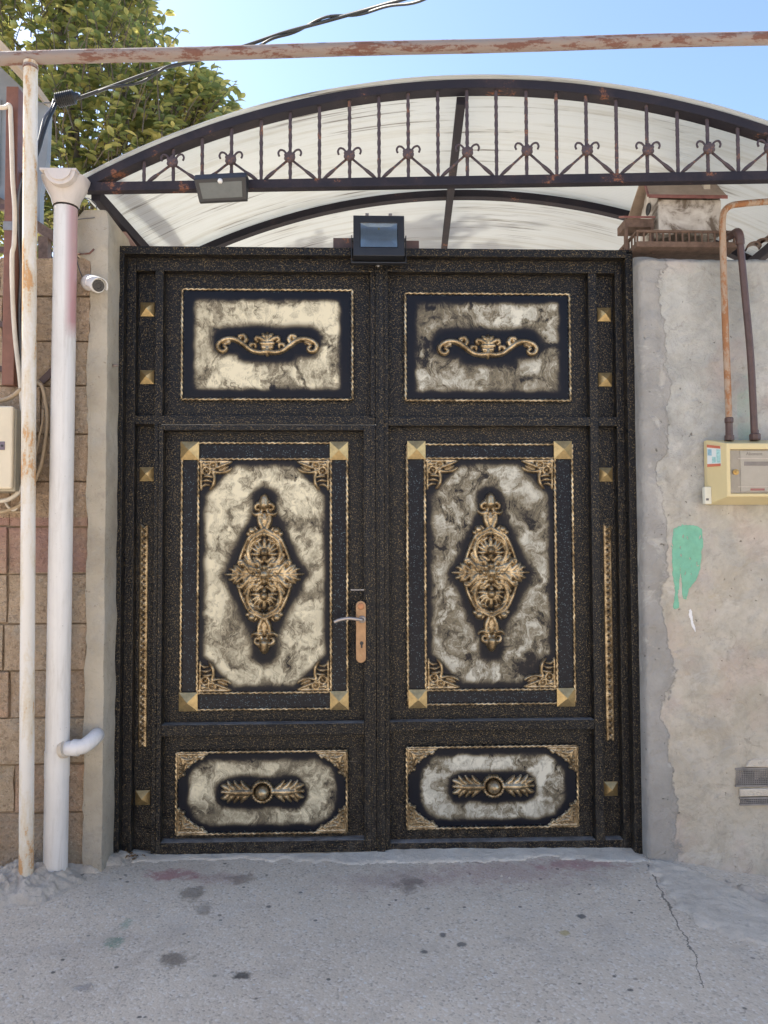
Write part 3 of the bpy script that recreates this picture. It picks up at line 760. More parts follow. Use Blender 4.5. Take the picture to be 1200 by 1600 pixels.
# ------------------------------------------------------------------ relief casting: strokes and beads raised from a plane into one closed cast piece
def relief(name, strokes, hw, hh, step, base=.0, scale=1.0, x0=None, z0=None, zscale=1.0):
    """strokes: list of (points, radii, lift); returns mesh lying in the xz plane, raised towards -y"""
    x_lo, z_lo = (-hw if x0 is None else x0), (-hh if z0 is None else z0)
    X = np.arange(x_lo, hw+step, step); Z = np.arange(z_lo, hh+step, step)
    GX, GZ = np.meshgrid(X, Z); H = np.full(GX.shape, -1.0)
    for pts, rad, lift in strokes:
        P = np.array(pts, float)*scale; r_ = np.array(rad, float)*scale
        if len(P) == 1: P = np.vstack([P, P+1e-6]); r_ = np.array([r_[0], r_[0]])
        for i in range(len(P)-1):
            a, b = P[i], P[i+1]; e = b-a; L2 = e@e+1e-15
            rm = max(r_[i], r_[i+1])+step
            i0 = max(0, int((min(a[0], b[0])-rm-x_lo)/step)); i1 = min(len(X), int((max(a[0], b[0])+rm-x_lo)/step)+2)
            j0 = max(0, int((min(a[1], b[1])-rm-z_lo)/step)); j1 = min(len(Z), int((max(a[1], b[1])+rm-z_lo)/step)+2)
            if i1 <= i0 or j1 <= j0: continue
            gx_, gz_ = GX[j0:j1, i0:i1], GZ[j0:j1, i0:i1]
            tt = np.clip(((gx_-a[0])*e[0]+(gz_-a[1])*e[1])/L2, 0, 1)
            d2 = (gx_-a[0]-e[0]*tt)**2+(gz_-a[1]-e[1]*tt)**2; rr = r_[i]+(r_[i+1]-r_[i])*tt
            h = np.where(d2 < rr*rr, np.sqrt(np.maximum(rr*rr-d2, 0))*zscale+lift*scale, -1)
            H[j0:j1, i0:i1] = np.maximum(H[j0:j1, i0:i1], h)
    mask = H > 0
    cell = mask[:-1, :-1] | mask[1:, :-1] | mask[:-1, 1:] | mask[1:, 1:]
    use = np.zeros(H.shape, bool)
    use[:-1, :-1] |= cell; use[1:, :-1] |= cell; use[:-1, 1:] |= cell; use[1:, 1:] |= cell
    idx = -np.ones(H.shape, int); idx[use] = np.arange(use.sum())
    Y = -np.where(mask, H, 0)-base
    V = np.stack([GX[use], Y[use], GZ[use]], -1)
    jj, ii = np.nonzero(cell)
    F = np.stack([idx[jj, ii], idx[jj, ii+1], idx[jj+1, ii+1], idx[jj+1, ii]], -1)
    me = bpy.data.meshes.new(name); me.from_pydata(V.tolist(), [], F.tolist())
    me.polygons.foreach_set('use_smooth', [True]*len(me.polygons)); me.materials.append(BRASS)
    return me
def curve2(pts, r_, n=6, lift=0.0):
    P = spline([(p[0], 0, p[1]) for p in pts], n)
    m = len(P); R_ = list(np.interp(np.linspace(0, 1, m), np.linspace(0, 1, len(r_)), r_)) if isinstance(r_, (list, tuple)) else [r_]*m
    return ([(p.x, p.z) for p in P], R_, lift)
def mx(strokes): return strokes+[([(-p[0], p[1]) for p in P], r_, l) for P, r_, l in strokes]
def mz(strokes): return strokes+[([(p[0], -p[1]) for p in P], r_, l) for P, r_, l in strokes]
def fan(c, angs, L, r_, lift=0):
    return [curve2([c, (c[0]+L*.55*math.cos(R(a)), c[1]+L*.55*math.sin(R(a))), (c[0]+L*math.cos(R(a)), c[1]+L*math.sin(R(a))+L*.1)], [r_*.6, r_, r_*.35], 4, lift) for a in angs]

# diamond shaped cast ornament (units: thousandths of half a metre, about)
half = []
half += [curve2([(12, 405), (40, 470), (48, 530), (18, 600)], [20, 24, 20, 14], lift=6), curve2([(0, 420), (8, 500), (0, 560)], [12, 20, 10])]
half += [curve2([(14, 600), (46, 645), (80, 628), (78, 596), (54, 594)], [20, 22, 18, 14, 14], lift=4)]
half += [curve2([(36, 556), (75, 548), (104, 560), (116, 578)], [26, 22, 12, 5])]
half += [curve2([(4, 410), (70, 375), (140, 335), (195, 225), (228, 130), (236, 100)], [26, 22, 18, 16, 13, 8], lift=5), ([(112, 398)], [36], 4), ([(150, 372)], [20], 0)]
half += [curve2([(10, 375), (80, 345), (132, 285), (150, 205), (128, 130), (84, 98), (52, 112), (60, 140)], [20, 24, 18, 24, 18, 22, 16, 14], lift=4)]
half += [curve2([(168, 230), (205, 205), (212, 160)], [14, 14, 6]), curve2([(172, 180), (140, 205), (118, 250)], [16, 18, 6])]
half += fan((6, 195), (18, 40, 62, -10), 112, 22, 2)+[curve2([(40, 320), (70, 300), (82, 322)], [16, 18, 8])]
half += [curve2([(20, 112), (70, 150), (95, 140)], [14, 20, 8]), curve2([(62, 46), (120, 62), (160, 100)], [22, 24, 8], lift=6)]
half += [curve2([(90, 0), (190, 0), (300, 0), (350, 0)], [12, 22, 14, 4], lift=4)]+fan((150, 8), (30, 62, 95), 92, 24, 3)+fan((225, 8), (22, 52), 84, 20, 2)
half += [curve2([(120, 20), (160, 70), (205, 118), (235, 112), (232, 88)], [26, 28, 22, 16, 12], lift=4), curve2([(190, 18), (238, 62), (262, 82)], [24, 24, 8], lift=3), curve2([(240, 14), (290, 44), (318, 48)], [20, 18, 6], lift=2)]
half += [curve2([(90, 60), (110, 100), (104, 128)], [22, 22, 10], lift=3)]
mid_ = [curve2([(0, 640), (0, 690), (0, 722)], [46, 40, 16], lift=10), ([(0, 200)], [42], 14), curve2([(0, 150), (0, 118)], [26, 10], lift=8), curve2([(0, 215), (0, 290), (0, 330)], [22, 22, 8]), ([(0, 372)], [28], 8)]
half += [
         curve2([(36, 60), (60, 105), (100, 150)], [26, 26, 12]), curve2([(150, 45), (180, 90), (190, 140)], [22, 26, 8], lift=2), curve2([(130, 95), (150, 130), (185, 175)], [20, 24, 10]), curve2([(70, 20), (130, 40), (180, 50)], [24, 28, 12], lift=2),
         curve2([(100, 300), (122, 268), (128, 220)], [14, 20, 10], lift=-2), curve2([(60, 400), (85, 425), (104, 428)], [14, 14, 8]), ([(205, 95)], [24], 8), ([(70, 345)], [24], 4)]
half += [([(x_, y_)], [r_], l_) for x_, y_, r_, l_ in ((140, 318, 17, 6), (176, 262, 16, 6), (206, 196, 16, 6), (228, 120, 15, 6), (110, 75, 18, 10), (150, 62, 16, 10), (255, 40, 14, 8), (285, 22, 12, 6), (30, 520, 15, 8), (26, 470, 13, 8), (40, 670, 13, 8))]
plate_ = [curve2([(0, 340), (0, 0)], [52, 150], 4, -132)]
up_half = mx(half)+mid_
diamond = up_half+[([(p[0]*1.02, -p[1]*.985) for p in P], r_, l) for P, r_, l in up_half]
diamond += [([(0, 0)], [50], 30)]+[([(66*math.cos(a), 66*math.sin(a))], [27], 14) for a in np.linspace(0, 2*math.pi, 9)[:-1]]
K1 = .511e-3
DIAMOND = relief('diamond_ornament', diamond, .19, .385, .0021, base=.001, scale=K1, zscale=1.5)

half = [curve2([(8, -68), (70, -76), (140, -60), (210, -10), (280, 38), (350, 52), (420, 34), (462, -8), (446, -58), (404, -66), (382, -38), (404, -18)], [26, 22, 22, 24, 26, 24, 22, 22, 20, 18, 16, 16], lift=4)]
half += [curve2([(170, -42), (150, 0), (112, -2), (112, -28)], [18, 20, 14, 10]), curve2([(225, 0), (200, 48), (222, 84), (262, 78), (262, 56)], [20, 22, 20, 16, 10], lift=2)]
half += [curve2([(290, 36), (250, 60), (238, 96)], [16, 18, 8]), curve2([(330, 48), (300, 40), (262, 22)], [14, 14, 6]), curve2([(360, 20), (396, 2), (412, -8)], [16, 16, 8])]
half += [curve2([(4, 22), (55, 52), (98, 64), (108, 40), (88, 24)], [22, 24, 20, 16, 10], lift=4), curve2([(0, 22), (30, 80), (48, 100)], [18, 22, 8], lift=4)]
scroll = mx(half)+[curve2([(-52, 6), (52, 6)], [22, 22], lift=10), curve2([(-42, -28), (42, -28)], [18, 18], lift=6), curve2([(0, 16), (0, 70), (0, 108)], [22, 26, 10], lift=8), curve2([(0, -44), (0, -80), (0, -108)], [24, 24, 8], lift=4)]
SCROLL = relief('scroll_ornament', scroll, .25, .065, .0020, base=.001, scale=.505e-3, zscale=1.3)

half = [curve2([(70, 0), (170, 0), (262, 2)], [22, 26, 6], lift=4), ([(262, 2)], [12], 2)]
for t_ in (78, 122, 166, 206):
    half += [curve2([(t_, 6), (t_+36, 34), (t_+62, 66 if t_ < 190 else 40)], [16, 17, 5], lift=2), curve2([(t_, -6), (t_+36, -34), (t_+62, -66 if t_ < 190 else -40)], [16, 17, 5], lift=2)]
ros = mx(half)+[([(0, 0)], [44], 16)]+[([(64*math.cos(a), 64*math.sin(a))], [13], 8) for a in np.linspace(0, 2*math.pi, 23)[:-1]]+[curve2([(64*math.cos(a), 64*math.sin(a)) for a in np.linspace(0, 2*math.pi, 17)], 10, 2, 2)]
ROSETTE = relief('rosette_ornament', ros, .205, .062, .0020, base=.001, scale=.707e-3, zscale=1.3)

# corner casts: drawn for the top left corner (x to the right, z down is negative)
cor = [curve2([(0, -18), (240, -18), (470, -16)], [24, 22, 14]), curve2([(18, 0), (18, -240), (16, -450)], [24, 22, 14])]
cor += [curve2([(190, -160), (270, -186), (360, -184), (440, -158), (480, -120)], [26, 26, 26, 22, 10], lift=4), curve2([(205, -190), (222, -270), (214, -350), (180, -420), (150, -450)], [26, 26, 26, 22, 10], lift=4)]
cor += [curve2([(100+58*math.cos(a), -165+58*math.sin(a)) for a in np.linspace(0, 2*math.pi, 13)], 20, 2, 2), ([(100, -165)], [26], 6), curve2([(205+55*math.cos(a), -82+50*math.sin(a)) for a in np.linspace(0, 2*math.pi, 13)], 20, 2, 2), ([(205, -82)], [26], 6)]
cor += [curve2([(275, -110), (370, -70), (490, -22)], [26, 32, 8], lift=2), curve2([(300, -150), (380, -130), (430, -100)], [18, 22, 8]), curve2([(320, -50), (400, -30)], [20, 10])]
cor += [curve2([(70, -250), (130, -245), (190, -262)], [20, 28, 10], lift=2), curve2([(50, -320), (110, -310), (180, -330)], [18, 26, 10], lift=2), curve2([(36, -410), (80, -380), (150, -385)], [14, 24, 10]), curve2([(60, -80), (120, -60)], [34, 20], lift=4), ([(60, -60)], [36], 4)]
CORNER = relief('corner_ornament', cor, .160, .006, .0019, base=.001, scale=.303e-3, x0=-.008, z0=-.150, zscale=1.4)
cor2 = []
for i in range(49):                         # low backing plate with a hollow edge, then beads and leaves on it
    f = i/48; cor2.append(([(0, -400*f), (470*(1-f)**1.5+14, -400*f)], [15, 15], 0))
cor2 += [curve2([(0, 0), (470, 0)], [26, 22], lift=4), curve2([(0, 0), (0, -400)], [26, 22], lift=4)]
cor2 += [curve2([(60, -60), (150, -90), (330, -60)], [24, 34, 8], lift=16), curve2([(60, -60), (90, -160), (60, -300)], [24, 34, 8], lift=16), curve2([(50, -50), (120, -125), (190, -150)], [22, 32, 12], lift=18)]
cor2 += [([(q, -46)], [24], 16) for q in (180, 260, 350, 430)]+[([(44, -q)], [24], 16) for q in (160, 230, 300, 360)]+[([(170, -210)], [28], 14), ([(290, -120)], [28], 14), ([(400, -70)], [34], 10), ([(90, -340)], [34], 10)]
CORNER2 = relief('leaf_corner', cor2, .165, .010, .0020, base=.001, scale=.27e-3, x0=-.012, z0=-.125, zscale=1.3)

strip = [curve2([(-15, -525), (-15, 525)], 3.5, 2), curve2([(15, -525), (15, 525)], 3.5, 2)]
q = -510
while q < 515:
    strip += [curve2([(-14, q-14), (0, q), (14, q+14)], [4, 6.5, 4], 3), curve2([(14, q-14), (0, q), (-14, q+14)], [4, 6.5, 4], 3), ([(0, q)], [8], 2), ([(-11, q)], [5], 0), ([(11, q)], [5], 0)]
    q += 30
STRIP = relief('strip_ornament', strip, .020, .530, .0022, base=.001, scale=1e-3)

# ------------------------------------------------------------------ the gate
gate = thing('metal_gate', 'black hammered double gate with gold trim and cream smoke panels', 'gate', (0, 0, 0))
FY, SY, OY = 0.0, .045, -.050             # leaf frame face, recessed sheet, fixed frame face
XF0, XF1 = gx(184.5, 550, OY), gx(991, 550, OY)
ZT = gz(400, 385.5, OY)
fx_l, fx_r = gx(192.5, 550, OY), gx(979.5, 550, OY)
fz_b = gz(400, 398, OY)
fr = MB()
fr.box(XF0, fx_l, OY, .06, -.02, fz_b); fr.box(fx_r, XF1, OY, .06, -.03, fz_b); fr.box(XF0, XF1, OY, .06, fz_b, ZT)
build(fr, 'gate_frame', HAMMER, gate, bevel=.003)
XC0, XC1 = gx(588, 800, FY), gx(600, 800, FY)           # the meeting strip
def frame_part(name, bars, mat=HAMMER, y0=FY, y1=SY+.004, bev=.003):
    m = MB()
    for (x0, x1, z0, z1) in bars: m.box(x0, x1, y0, y1, z0, z1)
    return build(m, name, mat, gate, bevel=bev)
zb = -.002
# left leaf
Xa, Xb, Xc, Xd = fx_l-.002, gx(211.5, 550), gx(241.5, 550), gx(254.5, 550)
Xe = gx(579, 550)
Z1, Z2 = fz_b+.004, gz(400, 424)
Zm0, Zm1 = gz(400, 663), gz(400, 649.5)
GAP = .004
frame_part('leaf_frame', [(Xa, Xb, zb, Z1), (Xb, XC0, Z2, Z1), (Xc, Xd, Zm1, Z2), (Xe, XC0, Zm1, Z2), (Xb, XC0, Zm0, Zm1), (Xc, gx(246, 900), zb, Zm0)])
wx0, wx1 = gx(247, 760)+.001, gx(588, 800)-.001
wz1 = Zm0-GAP
w_il, w_ir = gx(255.5, 700), gx(568.5, 800)
wt = gz(400, 672.5); wm1, wm0 = gz(400, 1131), gz(400, 1149); wb = gz(400, 1314)
frame_part('wicket_frame', [(wx0, w_il, zb+.006, wz1), (w_ir, wx1, zb+.006, wz1), (w_il, w_ir, wt, wz1), (w_il, w_ir, wm0, wm1), (w_il, w_ir, zb+.006, wb)], y0=FY-.006)
# the wicket's vertical seam on its lock stile: a raised flat
build(MB().box(gx(571.5, 800), gx(579, 800), FY-.010, FY-.006, zb+.02, wz1-.02), 'lock_stile_strip', HAMMER, gate, bevel=.0015)
# right leaf
Xf = gx(606.5, 550); Xg, Xh = gx(920.5, 550), gx(934, 550); Xi, Xj = gx(962.5, 550), fx_r+.002
RZ2 = gz(770, 425.5); Rm0, Rm1 = gz(770, 665.5), gz(770, 651.5); Rl1, Rl0 = gz(770, 1126), gz(770, 1141.5); Rb = gz(770, 1315)
frame_part('leaf_frame', [(XC1-.004, Xf, zb, Z1), (Xi, Xj, zb, Z1), (Xf, Xi, RZ2, Z1), (Xg, Xh, zb, RZ2), (Xf, Xg, Rm0, Rm1), (Xh, Xi, Rm0, Rm1), (Xf, Xg, Rl0, Rl1), (Xf, Xg, zb, Rb), (Xh, Xi, zb, Rb)])
build(MB().box(XC0-.001, XC1, FY-.014, FY+.004, zb+.004, Z1-.01), 'meeting_strip', HAMMER, gate, bevel=.002)
build(MB().rope((XC0+.010, FY-.015, zb+.02), (XC0+.010, FY-.015, Z1-.03), .004, pitch=.03, n=6, step=.01), 'bead', HAMMER, gate, smooth=True)
# sheets at the back of the recesses, one per leaf
build(MB().box(Xa+.01, wx0-.0015, SY, SY+.003, zb, Zm0+.002).box(Xa+.01, XC0, SY, SY+.003, Zm0+.004, Z1), 'back_sheet', HAMMER, gate)
build(MB().box(wx0+.002, wx1-.002, SY, SY+.003, zb+.01, wz1-.002), 'back_sheet', HAMMER, gate)
build(MB().box(XC1, Xj, SY, SY+.003, zb, Z1), 'back_sheet', HAMMER, gate)
# pyramids, shared mesh
def pyramid(s, h=.022, lip=.006):
    m = MB(); q = s/2
    m.add([(-q, 0, -q), (q, 0, -q), (q, 0, q), (-q, 0, q), (-q, -lip, -q), (q, -lip, -q), (q, -lip, q), (-q, -lip, q), (0, -lip-h, 0)],
          [(0, 1, 5, 4), (1, 2, 6, 5), (2, 3, 7, 6), (3, 0, 4, 7), (4, 5, 8), (5, 6, 8), (6, 7, 8), (7, 4, 8), (3, 2, 1, 0)])
    me = m.mesh('stud'); me.materials.append(BRASS2); return me
BRASS2 = mat_plain('bright_brass', (.50, .37, .18), .38, metal=.75, var=.3, scale=26, bump=.15)
STUD_S, STUD_L = pyramid(.066), pyramid(.086, .026, .010)
for (px, py) in ((229, 482), (228.5, 588), (228, 740.5), (221.5, 1248), (945.5, 490), (947, 592), (948, 741), (956, 1234)):
    p = at(px, py, SY-.02); o = link('stud', STUD_S, BRASS, gate, loc=(p.x, SY, p.z))
for (px, py0, py1) in ((223.5, 820, 1166), (951.5, 820, 1156)):
    p = at(px, (py0+py1)/2, SY-.005); o = link('strip_ornament', STRIP, BRASS, gate, loc=(p.x, SY, p.z))
    o.scale = (1, 1, (gz(px, py0, SY)-gz(px, py1, SY))/1.05)

# decorated panels ------------------------------------------------
def cream_sheet(hw, hh, shape, step=.0065):
    nx_, nz_ = int(2*hw/step), int(2*hh/step)
    xs_, zs_ = np.linspace(-hw, hw, nx_+1), np.linspace(-hh, hh, nz_+1)
    GX, GZ = np.meshgrid(xs_, zs_); A = np.clip(shape(GX, GZ), 0, 1)
    V = np.stack([GX.ravel(), np.zeros(GX.size), GZ.ravel()], -1)
    i = np.arange(nx_); j = np.arange(nz_)
    b = (j[:, None]*(nx_+1)+i[None]).ravel()
    F = np.stack([b, b+1, b+nx_+2, b+nx_+1], -1)
    me = bpy.data.meshes.new('painted_sheet'); me.from_pydata(V.tolist(), [], F.tolist())
    at_ = me.attributes.new('cream', 'FLOAT', 'POINT'); at_.data.foreach_set('value', A.ravel().astype(np.float32))
    return me
def ss(x, a, b): t = np.clip((x-a)/(b-a), 0, 1); return t*t*(3-2*t)
def wob(GX, GZ, f=30, s=0): return .5*np.sin(GX*f+1.3*np.sin(GZ*f*.7+s))+.5*np.sin(GZ*f*1.2+1.7*np.sin(GX*f*.8+s*2))
def box_sd(GX, GZ, hw, hh, r_=0):
    qx, qz = np.abs(GX)-hw+r_, np.abs(GZ)-hh+r_
    return np.hypot(np.maximum(qx, 0), np.maximum(qz, 0))+np.minimum(np.maximum(qx, qz), 0)-r_
def shape_top(s):
    def f(GX, GZ):
        d = box_sd(GX, GZ, .352, .222, .02)+.004*wob(GX, GZ, 60, s)
        out = ss(-d, -.006, .03)
        e = box_sd(GX, GZ-.018+.25*np.abs(GX)**1.6*0, .235, .040, .04)+.008*wob(GX, GZ, 26, s)
        e2 = box_sd(GX, GZ+.045, .12, .02, .02)
        halo = ss(np.minimum(e, e2+.01), .012, .062)
        return out*halo
    return f
def shape_mid(s):
    def f(GX, GZ):
        b = box_sd(GX, GZ, .290, .526, .05)
        c = (np.abs(GX)+np.abs(GZ)*1.0-.290-.526+.150)*.707          # cut corners
        d = np.maximum(b, c)+.004*wob(GX, GZ, 45, s)
        out = ss(-d, -.006, .035)
        e = (np.abs(GX)/.190+np.abs(GZ)/.395-1)*.17+.006*wob(GX, GZ, 30, s)
        e = np.minimum(e, box_sd(GX, GZ, .045, .40, .04)-.005)
        return out*ss(e, -.010, .040)
    return f
def shape_bot(s):
    def f(GX, GZ):
        b = box_sd(GX, GZ, .350, .158, .125)
        d = b+.005*wob(GX, GZ, 50, s)
        out = ss(-d, -.004, .03)
        e = box_sd(GX, GZ, .200, .062, .06)+.005*wob(GX, GZ, 34, s)
        return out*ss(e, -.004, .032)
    return f
PLY = SY-.012                               # face of the mounted plate
def rect_rope(m, hw, hh, r_=.0078, y=-.006):
    for (a, b) in (((-hw, hh), (hw, hh)), ((-hw, -hh), (hw, -hh)), ((-hw, -hh), (-hw, hh)), ((hw, -hh), (hw, hh))):
        m.rope((a[0], y, a[1]), (b[0], y, b[1]), r_, pitch=.054, lobes=2, n=8, step=.0055, depth=.62)
    return m
def panel(kind, cx, cy, hw, hh, s, lo, hi):
    p = at(cx, cy, PLY)
    m = MB().box(-hw, hw, 0, .012, -hh, hh)
    root = build(m, 'decorated_panel', NAVY, gate, bevel=.002, loc=(p.x, PLY, p.z))
    root['label'] = dict(top='upper panel of cream smoke paint with a scroll', mid='tall panel of cream smoke paint with a diamond ornament', bot='low panel of cream smoke paint with a rosette')[kind]
    mat = mat_plate('smoke_paint', s, lo, hi, (.71, .655, .485) if cx < 590 else (.635, .62, .53))
    if kind == 'top': sh = cream_sheet(hw-.012, hh-.012, shape_top(s))
    elif kind == 'mid': sh = cream_sheet(.303, .540, shape_mid(s))
    else: sh = cream_sheet(hw-.012, hh-.012, shape_bot(s))
    link('painted_sheet', sh, mat, root, loc=(0, -.002, 0))
    build(rect_rope(MB(), hw, hh), 'rope_border', BRASS, root, smooth=True)
    if kind == 'top':
        link('scroll_ornament', SCROLL, BRASS, root, loc=(0, -.003, 0))
    if kind == 'mid':
        build(rect_rope(MB(), .311, .547), 'rope_border', BRASS, root, smooth=True)
        for sx in (-1, 1):
            for sz in (-1, 1):
                link('corner_stud', STUD_L, BRASS, root, loc=(sx*.350, -.003, sz*.585))
                o = link('corner_ornament', CORNER, BRASS, root, loc=(sx*.303, -.003, sz*.540)); o.scale = (-sx, 1, sz)
        link('diamond_ornament', DIAMOND, BRASS, root, loc=(0, -.003, .004))
    if kind == 'bot':
        for sx in (-1, 1):
            for sz in (-1, 1):
                o = link('corner_ornament', CORNER2, BRASS, root, loc=(sx*(hw-.008), -.003, sz*(hh-.008))); o.scale = (-sx, 1, sz)
        link('rosette_ornament', ROSETTE, BRASS, root, loc=(.003, -.003, .004))
    return root
panel('top', 418, 538.5, .403, .263, 1.0, .38, .56); panel('top', 762, 542.5, .396, .258, 2.3, .42, .64)
panel('mid', 413.5, 898.5, .388, .623, 3.1, .37, .57); panel('mid', 766.5, 895.5, .395, .613, 4.4, .41, .62)
panel('bot', 409.5, 1237.5, .394, .187, 5.2, .39, .60); panel('bot', 769.5, 1229, .402, .187, 6.7, .40, .60)
# door handle
hp = at(564, 987, FY-.012)
root = build(MB().prism([( .0235*math.cos(a)*1.0, .120*(1 if math.sin(a) >= 0 else -1)+.0235*math.sin(a)) for a in np.linspace(0, 2*math.pi, 33)[:-1]], -.010, 0), 'door_handle', mat_plain('worn_bronze', (.34, .215, .125), .42, metal=.55, var=.2, scale=30), gate, bevel=.003, loc=(hp.x, FY-.010, hp.z))
LV = mat_plain('worn_nickel', (.42, .38, .36), .35, metal=.7, var=.12)
lz = at(566, 968, FY-.03).z-hp.z
build(MB().tube(spline([(.006, -.008, lz), (.006, -.045, lz), (-.02, -.058, lz+.006), (-.06, -.058, lz+.009), (-.10, -.056, lz+.002), (-.122, -.054, lz-.008)], 6), .0078, 10), 'lever', LV, root, smooth=True)
build(MB().lathe((.006, -.010, lz), [(.017, 0), (.017, .006), (.013, .010)], 20), 'rosette', LV, root, smooth='auto')
build(MB().lathe((.003, -.0102, -.052), [(.0085, 0), (.0085, .0025), (.006, .003)], 16).box(-.001, .007, -.0127, -.0102, -.074, -.058), 'keyhole', BLACKP, root, smooth='auto')
build(MB().lathe((0, -.010, -.108), [(.004, 0), (.004, .0015), (.002, .002)], 12), 'screw', BRASS, root, smooth='auto')
build(MB().lathe((0, -.010, .118), [(.016, 0), (.014, .002), (.012, .0024)], 16), 'cap', root and mat_plain('copper_cap', (.35, .17, .09), .4, metal=.5), root, smooth='auto')
build(MB().box(gx(548, 921), gx(569, 921), FY-.0085, FY-.006, gz(560, 922.5), gz(560, 920.5)), 'lock_seam', GALV, gate)
# little plates on top of the gate, behind the floodlight
for (a, b, c_, d_) in ((521, 379, 553, 389), (632, 383, 654, 391)):
    p0, p1 = at(a, d_, 0), at(b if False else c_, b, 0)
    tag(build(MB().box(p0.x, p1.x, -.03, .05, ZT, p1.z+.01), 'top_plate', BROWNPIPE if a > 600 else CANBAR, gate, bevel=.002), None)

# ------------------------------------------------------------------ floodlight on the gate top
fl = thing('floodlight', 'square black floodlight with glass front on top of the gate', 'floodlight', at(591, 395, -.07))
def loc(pt, root): return pt-root.location
W_, H_ = .118, .099
c = loc(at(592, 368, -.11), fl)
hs = MB()
def rim(m, x0, x1, z0, z1, ix0, ix1, iz0, iz1, y0, y1, yin):
    """a box with a rectangular hole in its front, the hole's floor at yin"""
    o = [(x0, z0), (x1, z0), (x1, z1), (x0, z1)]; i_ = [(ix0, iz0), (ix1, iz0), (ix1, iz1), (ix0, iz1)]
    V = [(a, y0, b) for a, b in o]+[(a, y0, b) for a, b in i_]+[(a, yin, b) for a, b in i_]+[(a, y1, b) for a, b in o]
    F = []
    for k in range(4):
        k2 = (k+1) % 4
        F += [(k, k2, 4+k2, 4+k), (4+k, 4+k2, 8+k2, 8+k), (k2, k, 12+k, 12+k2)]
    F += [(8, 9, 10, 11), (15, 14, 13, 12)]
    return m.add(V, F)
rim(hs, -W_, W_, -H_, H_, -.086, .086, -.058, .062, 0, .075, .004)
o = build(hs, 'housing', BLACKP, fl, bevel=.004); o.location = c; o.rotation_euler.x = R(-6)
rf = MB().add([(-.084, .002, -.056), (.084, .002, -.056), (.084, .002, .060), (-.084, .002, .060), (-.052, .030, -.012), (.052, .030, -.012), (.052, .030, .044), (-.052, .030, .044)],
              [(0, 1, 5, 4), (1, 2, 6, 5), (2, 3, 7, 6), (3, 0, 4, 7), (4, 5, 6, 7)])
# cut the hole floor away by a shallow reflector that stands just proud of it
for k, v in enumerate(rf.v): rf.v[k] = (v[0], .0035 if v[1] > .01 else .0005, v[2])
o2 = build(rf, 'reflector', REFLECTOR, o)
build(MB().box(-.085, .085, -.002, -.0005, -.057, .061), 'glass', CLEAR, o)
build(MB().box(-.004, .004, -.0003, .003, .030, .038), 'led_chip', mat_plain('led_phosphor', (.6, .5, .15), .5), o)
for x_ in (-.054, .054): build(MB().box(x_-.008, x_+.008, -.004, .02, H_-.002, H_+.009), 'clip', GALV, o, bevel=.001)
for sx in (-1, 1):
    build(MB().lathe((sx*W_, .035, -.005), [(.010, 0), (.010, .006), (.007, .008)], 12, (sx, 0, 0)), 'bolt', BLACKP, o, smooth='auto')
br = MB().box(-W_-.010, W_+.010, .02, .05, -H_-.022, -H_-.016).box(-W_-.010, -W_-.006, .02, .05, -H_-.016, .01).box(W_+.006, W_+.010, .02, .05, -H_-.016, .01)
b_ = build(br, 'bracket', BLACKP, fl, bevel=.001); b_.location = c
build(MB().lathe(loc(Vector((at(591, 415, -.06).x, -.052, gz(591, 415, -.05))), fl), [(.0075, 0), (.0075, .004), (.004, .006)], 10), 'bolt', GALV, fl, smooth='auto')

# ------------------------------------------------------------------ canopy
CD = Vector((math.sin(R(3.8)), math.cos(R(3.8)), 0))          # the way it runs back
CX = Vector((math.cos(R(3.8)), -math.sin(R(3.8)), 0))
P0 = at(130, 289, -.25)
cp = lambda x, y: atp(x, y, P0, CD)
def to2(p): d = p-P0; return (d.dot(CX), d.z)
A, B, C_ = to2(cp(128, 281)), to2(cp(775, 123)), to2(cp(1200, 196))
def circ(a, b, c):
    (ax, ay), (bx, by), (cx, cy) = a, b, c
    d = 2*(ax*(by-cy)+bx*(cy-ay)+cx*(ay-by))
    ux = ((ax*ax+ay*ay)*(by-cy)+(bx*bx+by*by)*(cy-ay)+(cx*cx+cy*cy)*(ay-by))/d
    uy = ((ax*ax+ay*ay)*(cx-bx)+(bx*bx+by*by)*(ax-cx)+(cx*cx+cy*cy)*(bx-ax))/d
    return ux, uy, math.hypot(ax-ux, ay-uy)
UX, UZ, RO = circ(A, B, C_)
zbar = to2(cp(600, 284))[1]
barL, barR = to2(cp(131, 290)), to2(cp(1200, 272))
SLOPE = (barR[1]-barL[1])/(barR[0]-barL[0])
a0 = math.atan2(A[1]-UZ, A[0]-UX)
xr_end = 2*UX-A[0]+.04
def w3(s, z, d=0.0): return P0+CX*s+Vector((0, 0, z))+CD*d
def barz(s): return barL[1]+SLOPE*(s-barL[0])
a1 = math.atan2(barz(xr_end)-UZ, xr_end-UX)
canopy = thing('arched_canopy', 'arched canopy of stained translucent sheet on rusty dark steel over the gate', 'canopy', (0, 0, 0))
def arc_strip(r_out, r_in, d0, d1, n=64, aa=None, ab=None):
    m = MB(); aa = a0 if aa is None else aa; ab = a1 if ab is None else ab
    for i in range(n+1):
        a = aa+(ab-aa)*i/n
        for (r_, d) in ((r_out, d0), (r_out, d1), (r_in, d1), (r_in, d0)):
            m.v.append(tuple(w3(UX+r_*math.cos(a), UZ+r_*math.sin(a), d)))
    for i in range(n):
        for k in range(4): m.f.append((i*4+k, (i+1)*4+k, (i+1)*4+(k+1) % 4, i*4+(k+1) % 4))
    m.f.append((0, 1, 2, 3)); m.f.append((n*4+3, n*4+2, n*4+1, n*4))
    return m
TB = .040
build(arc_strip(RO, RO-TB, 0, TB*1.6), 'front_arch', CANSTEEL, canopy, bevel=.003)
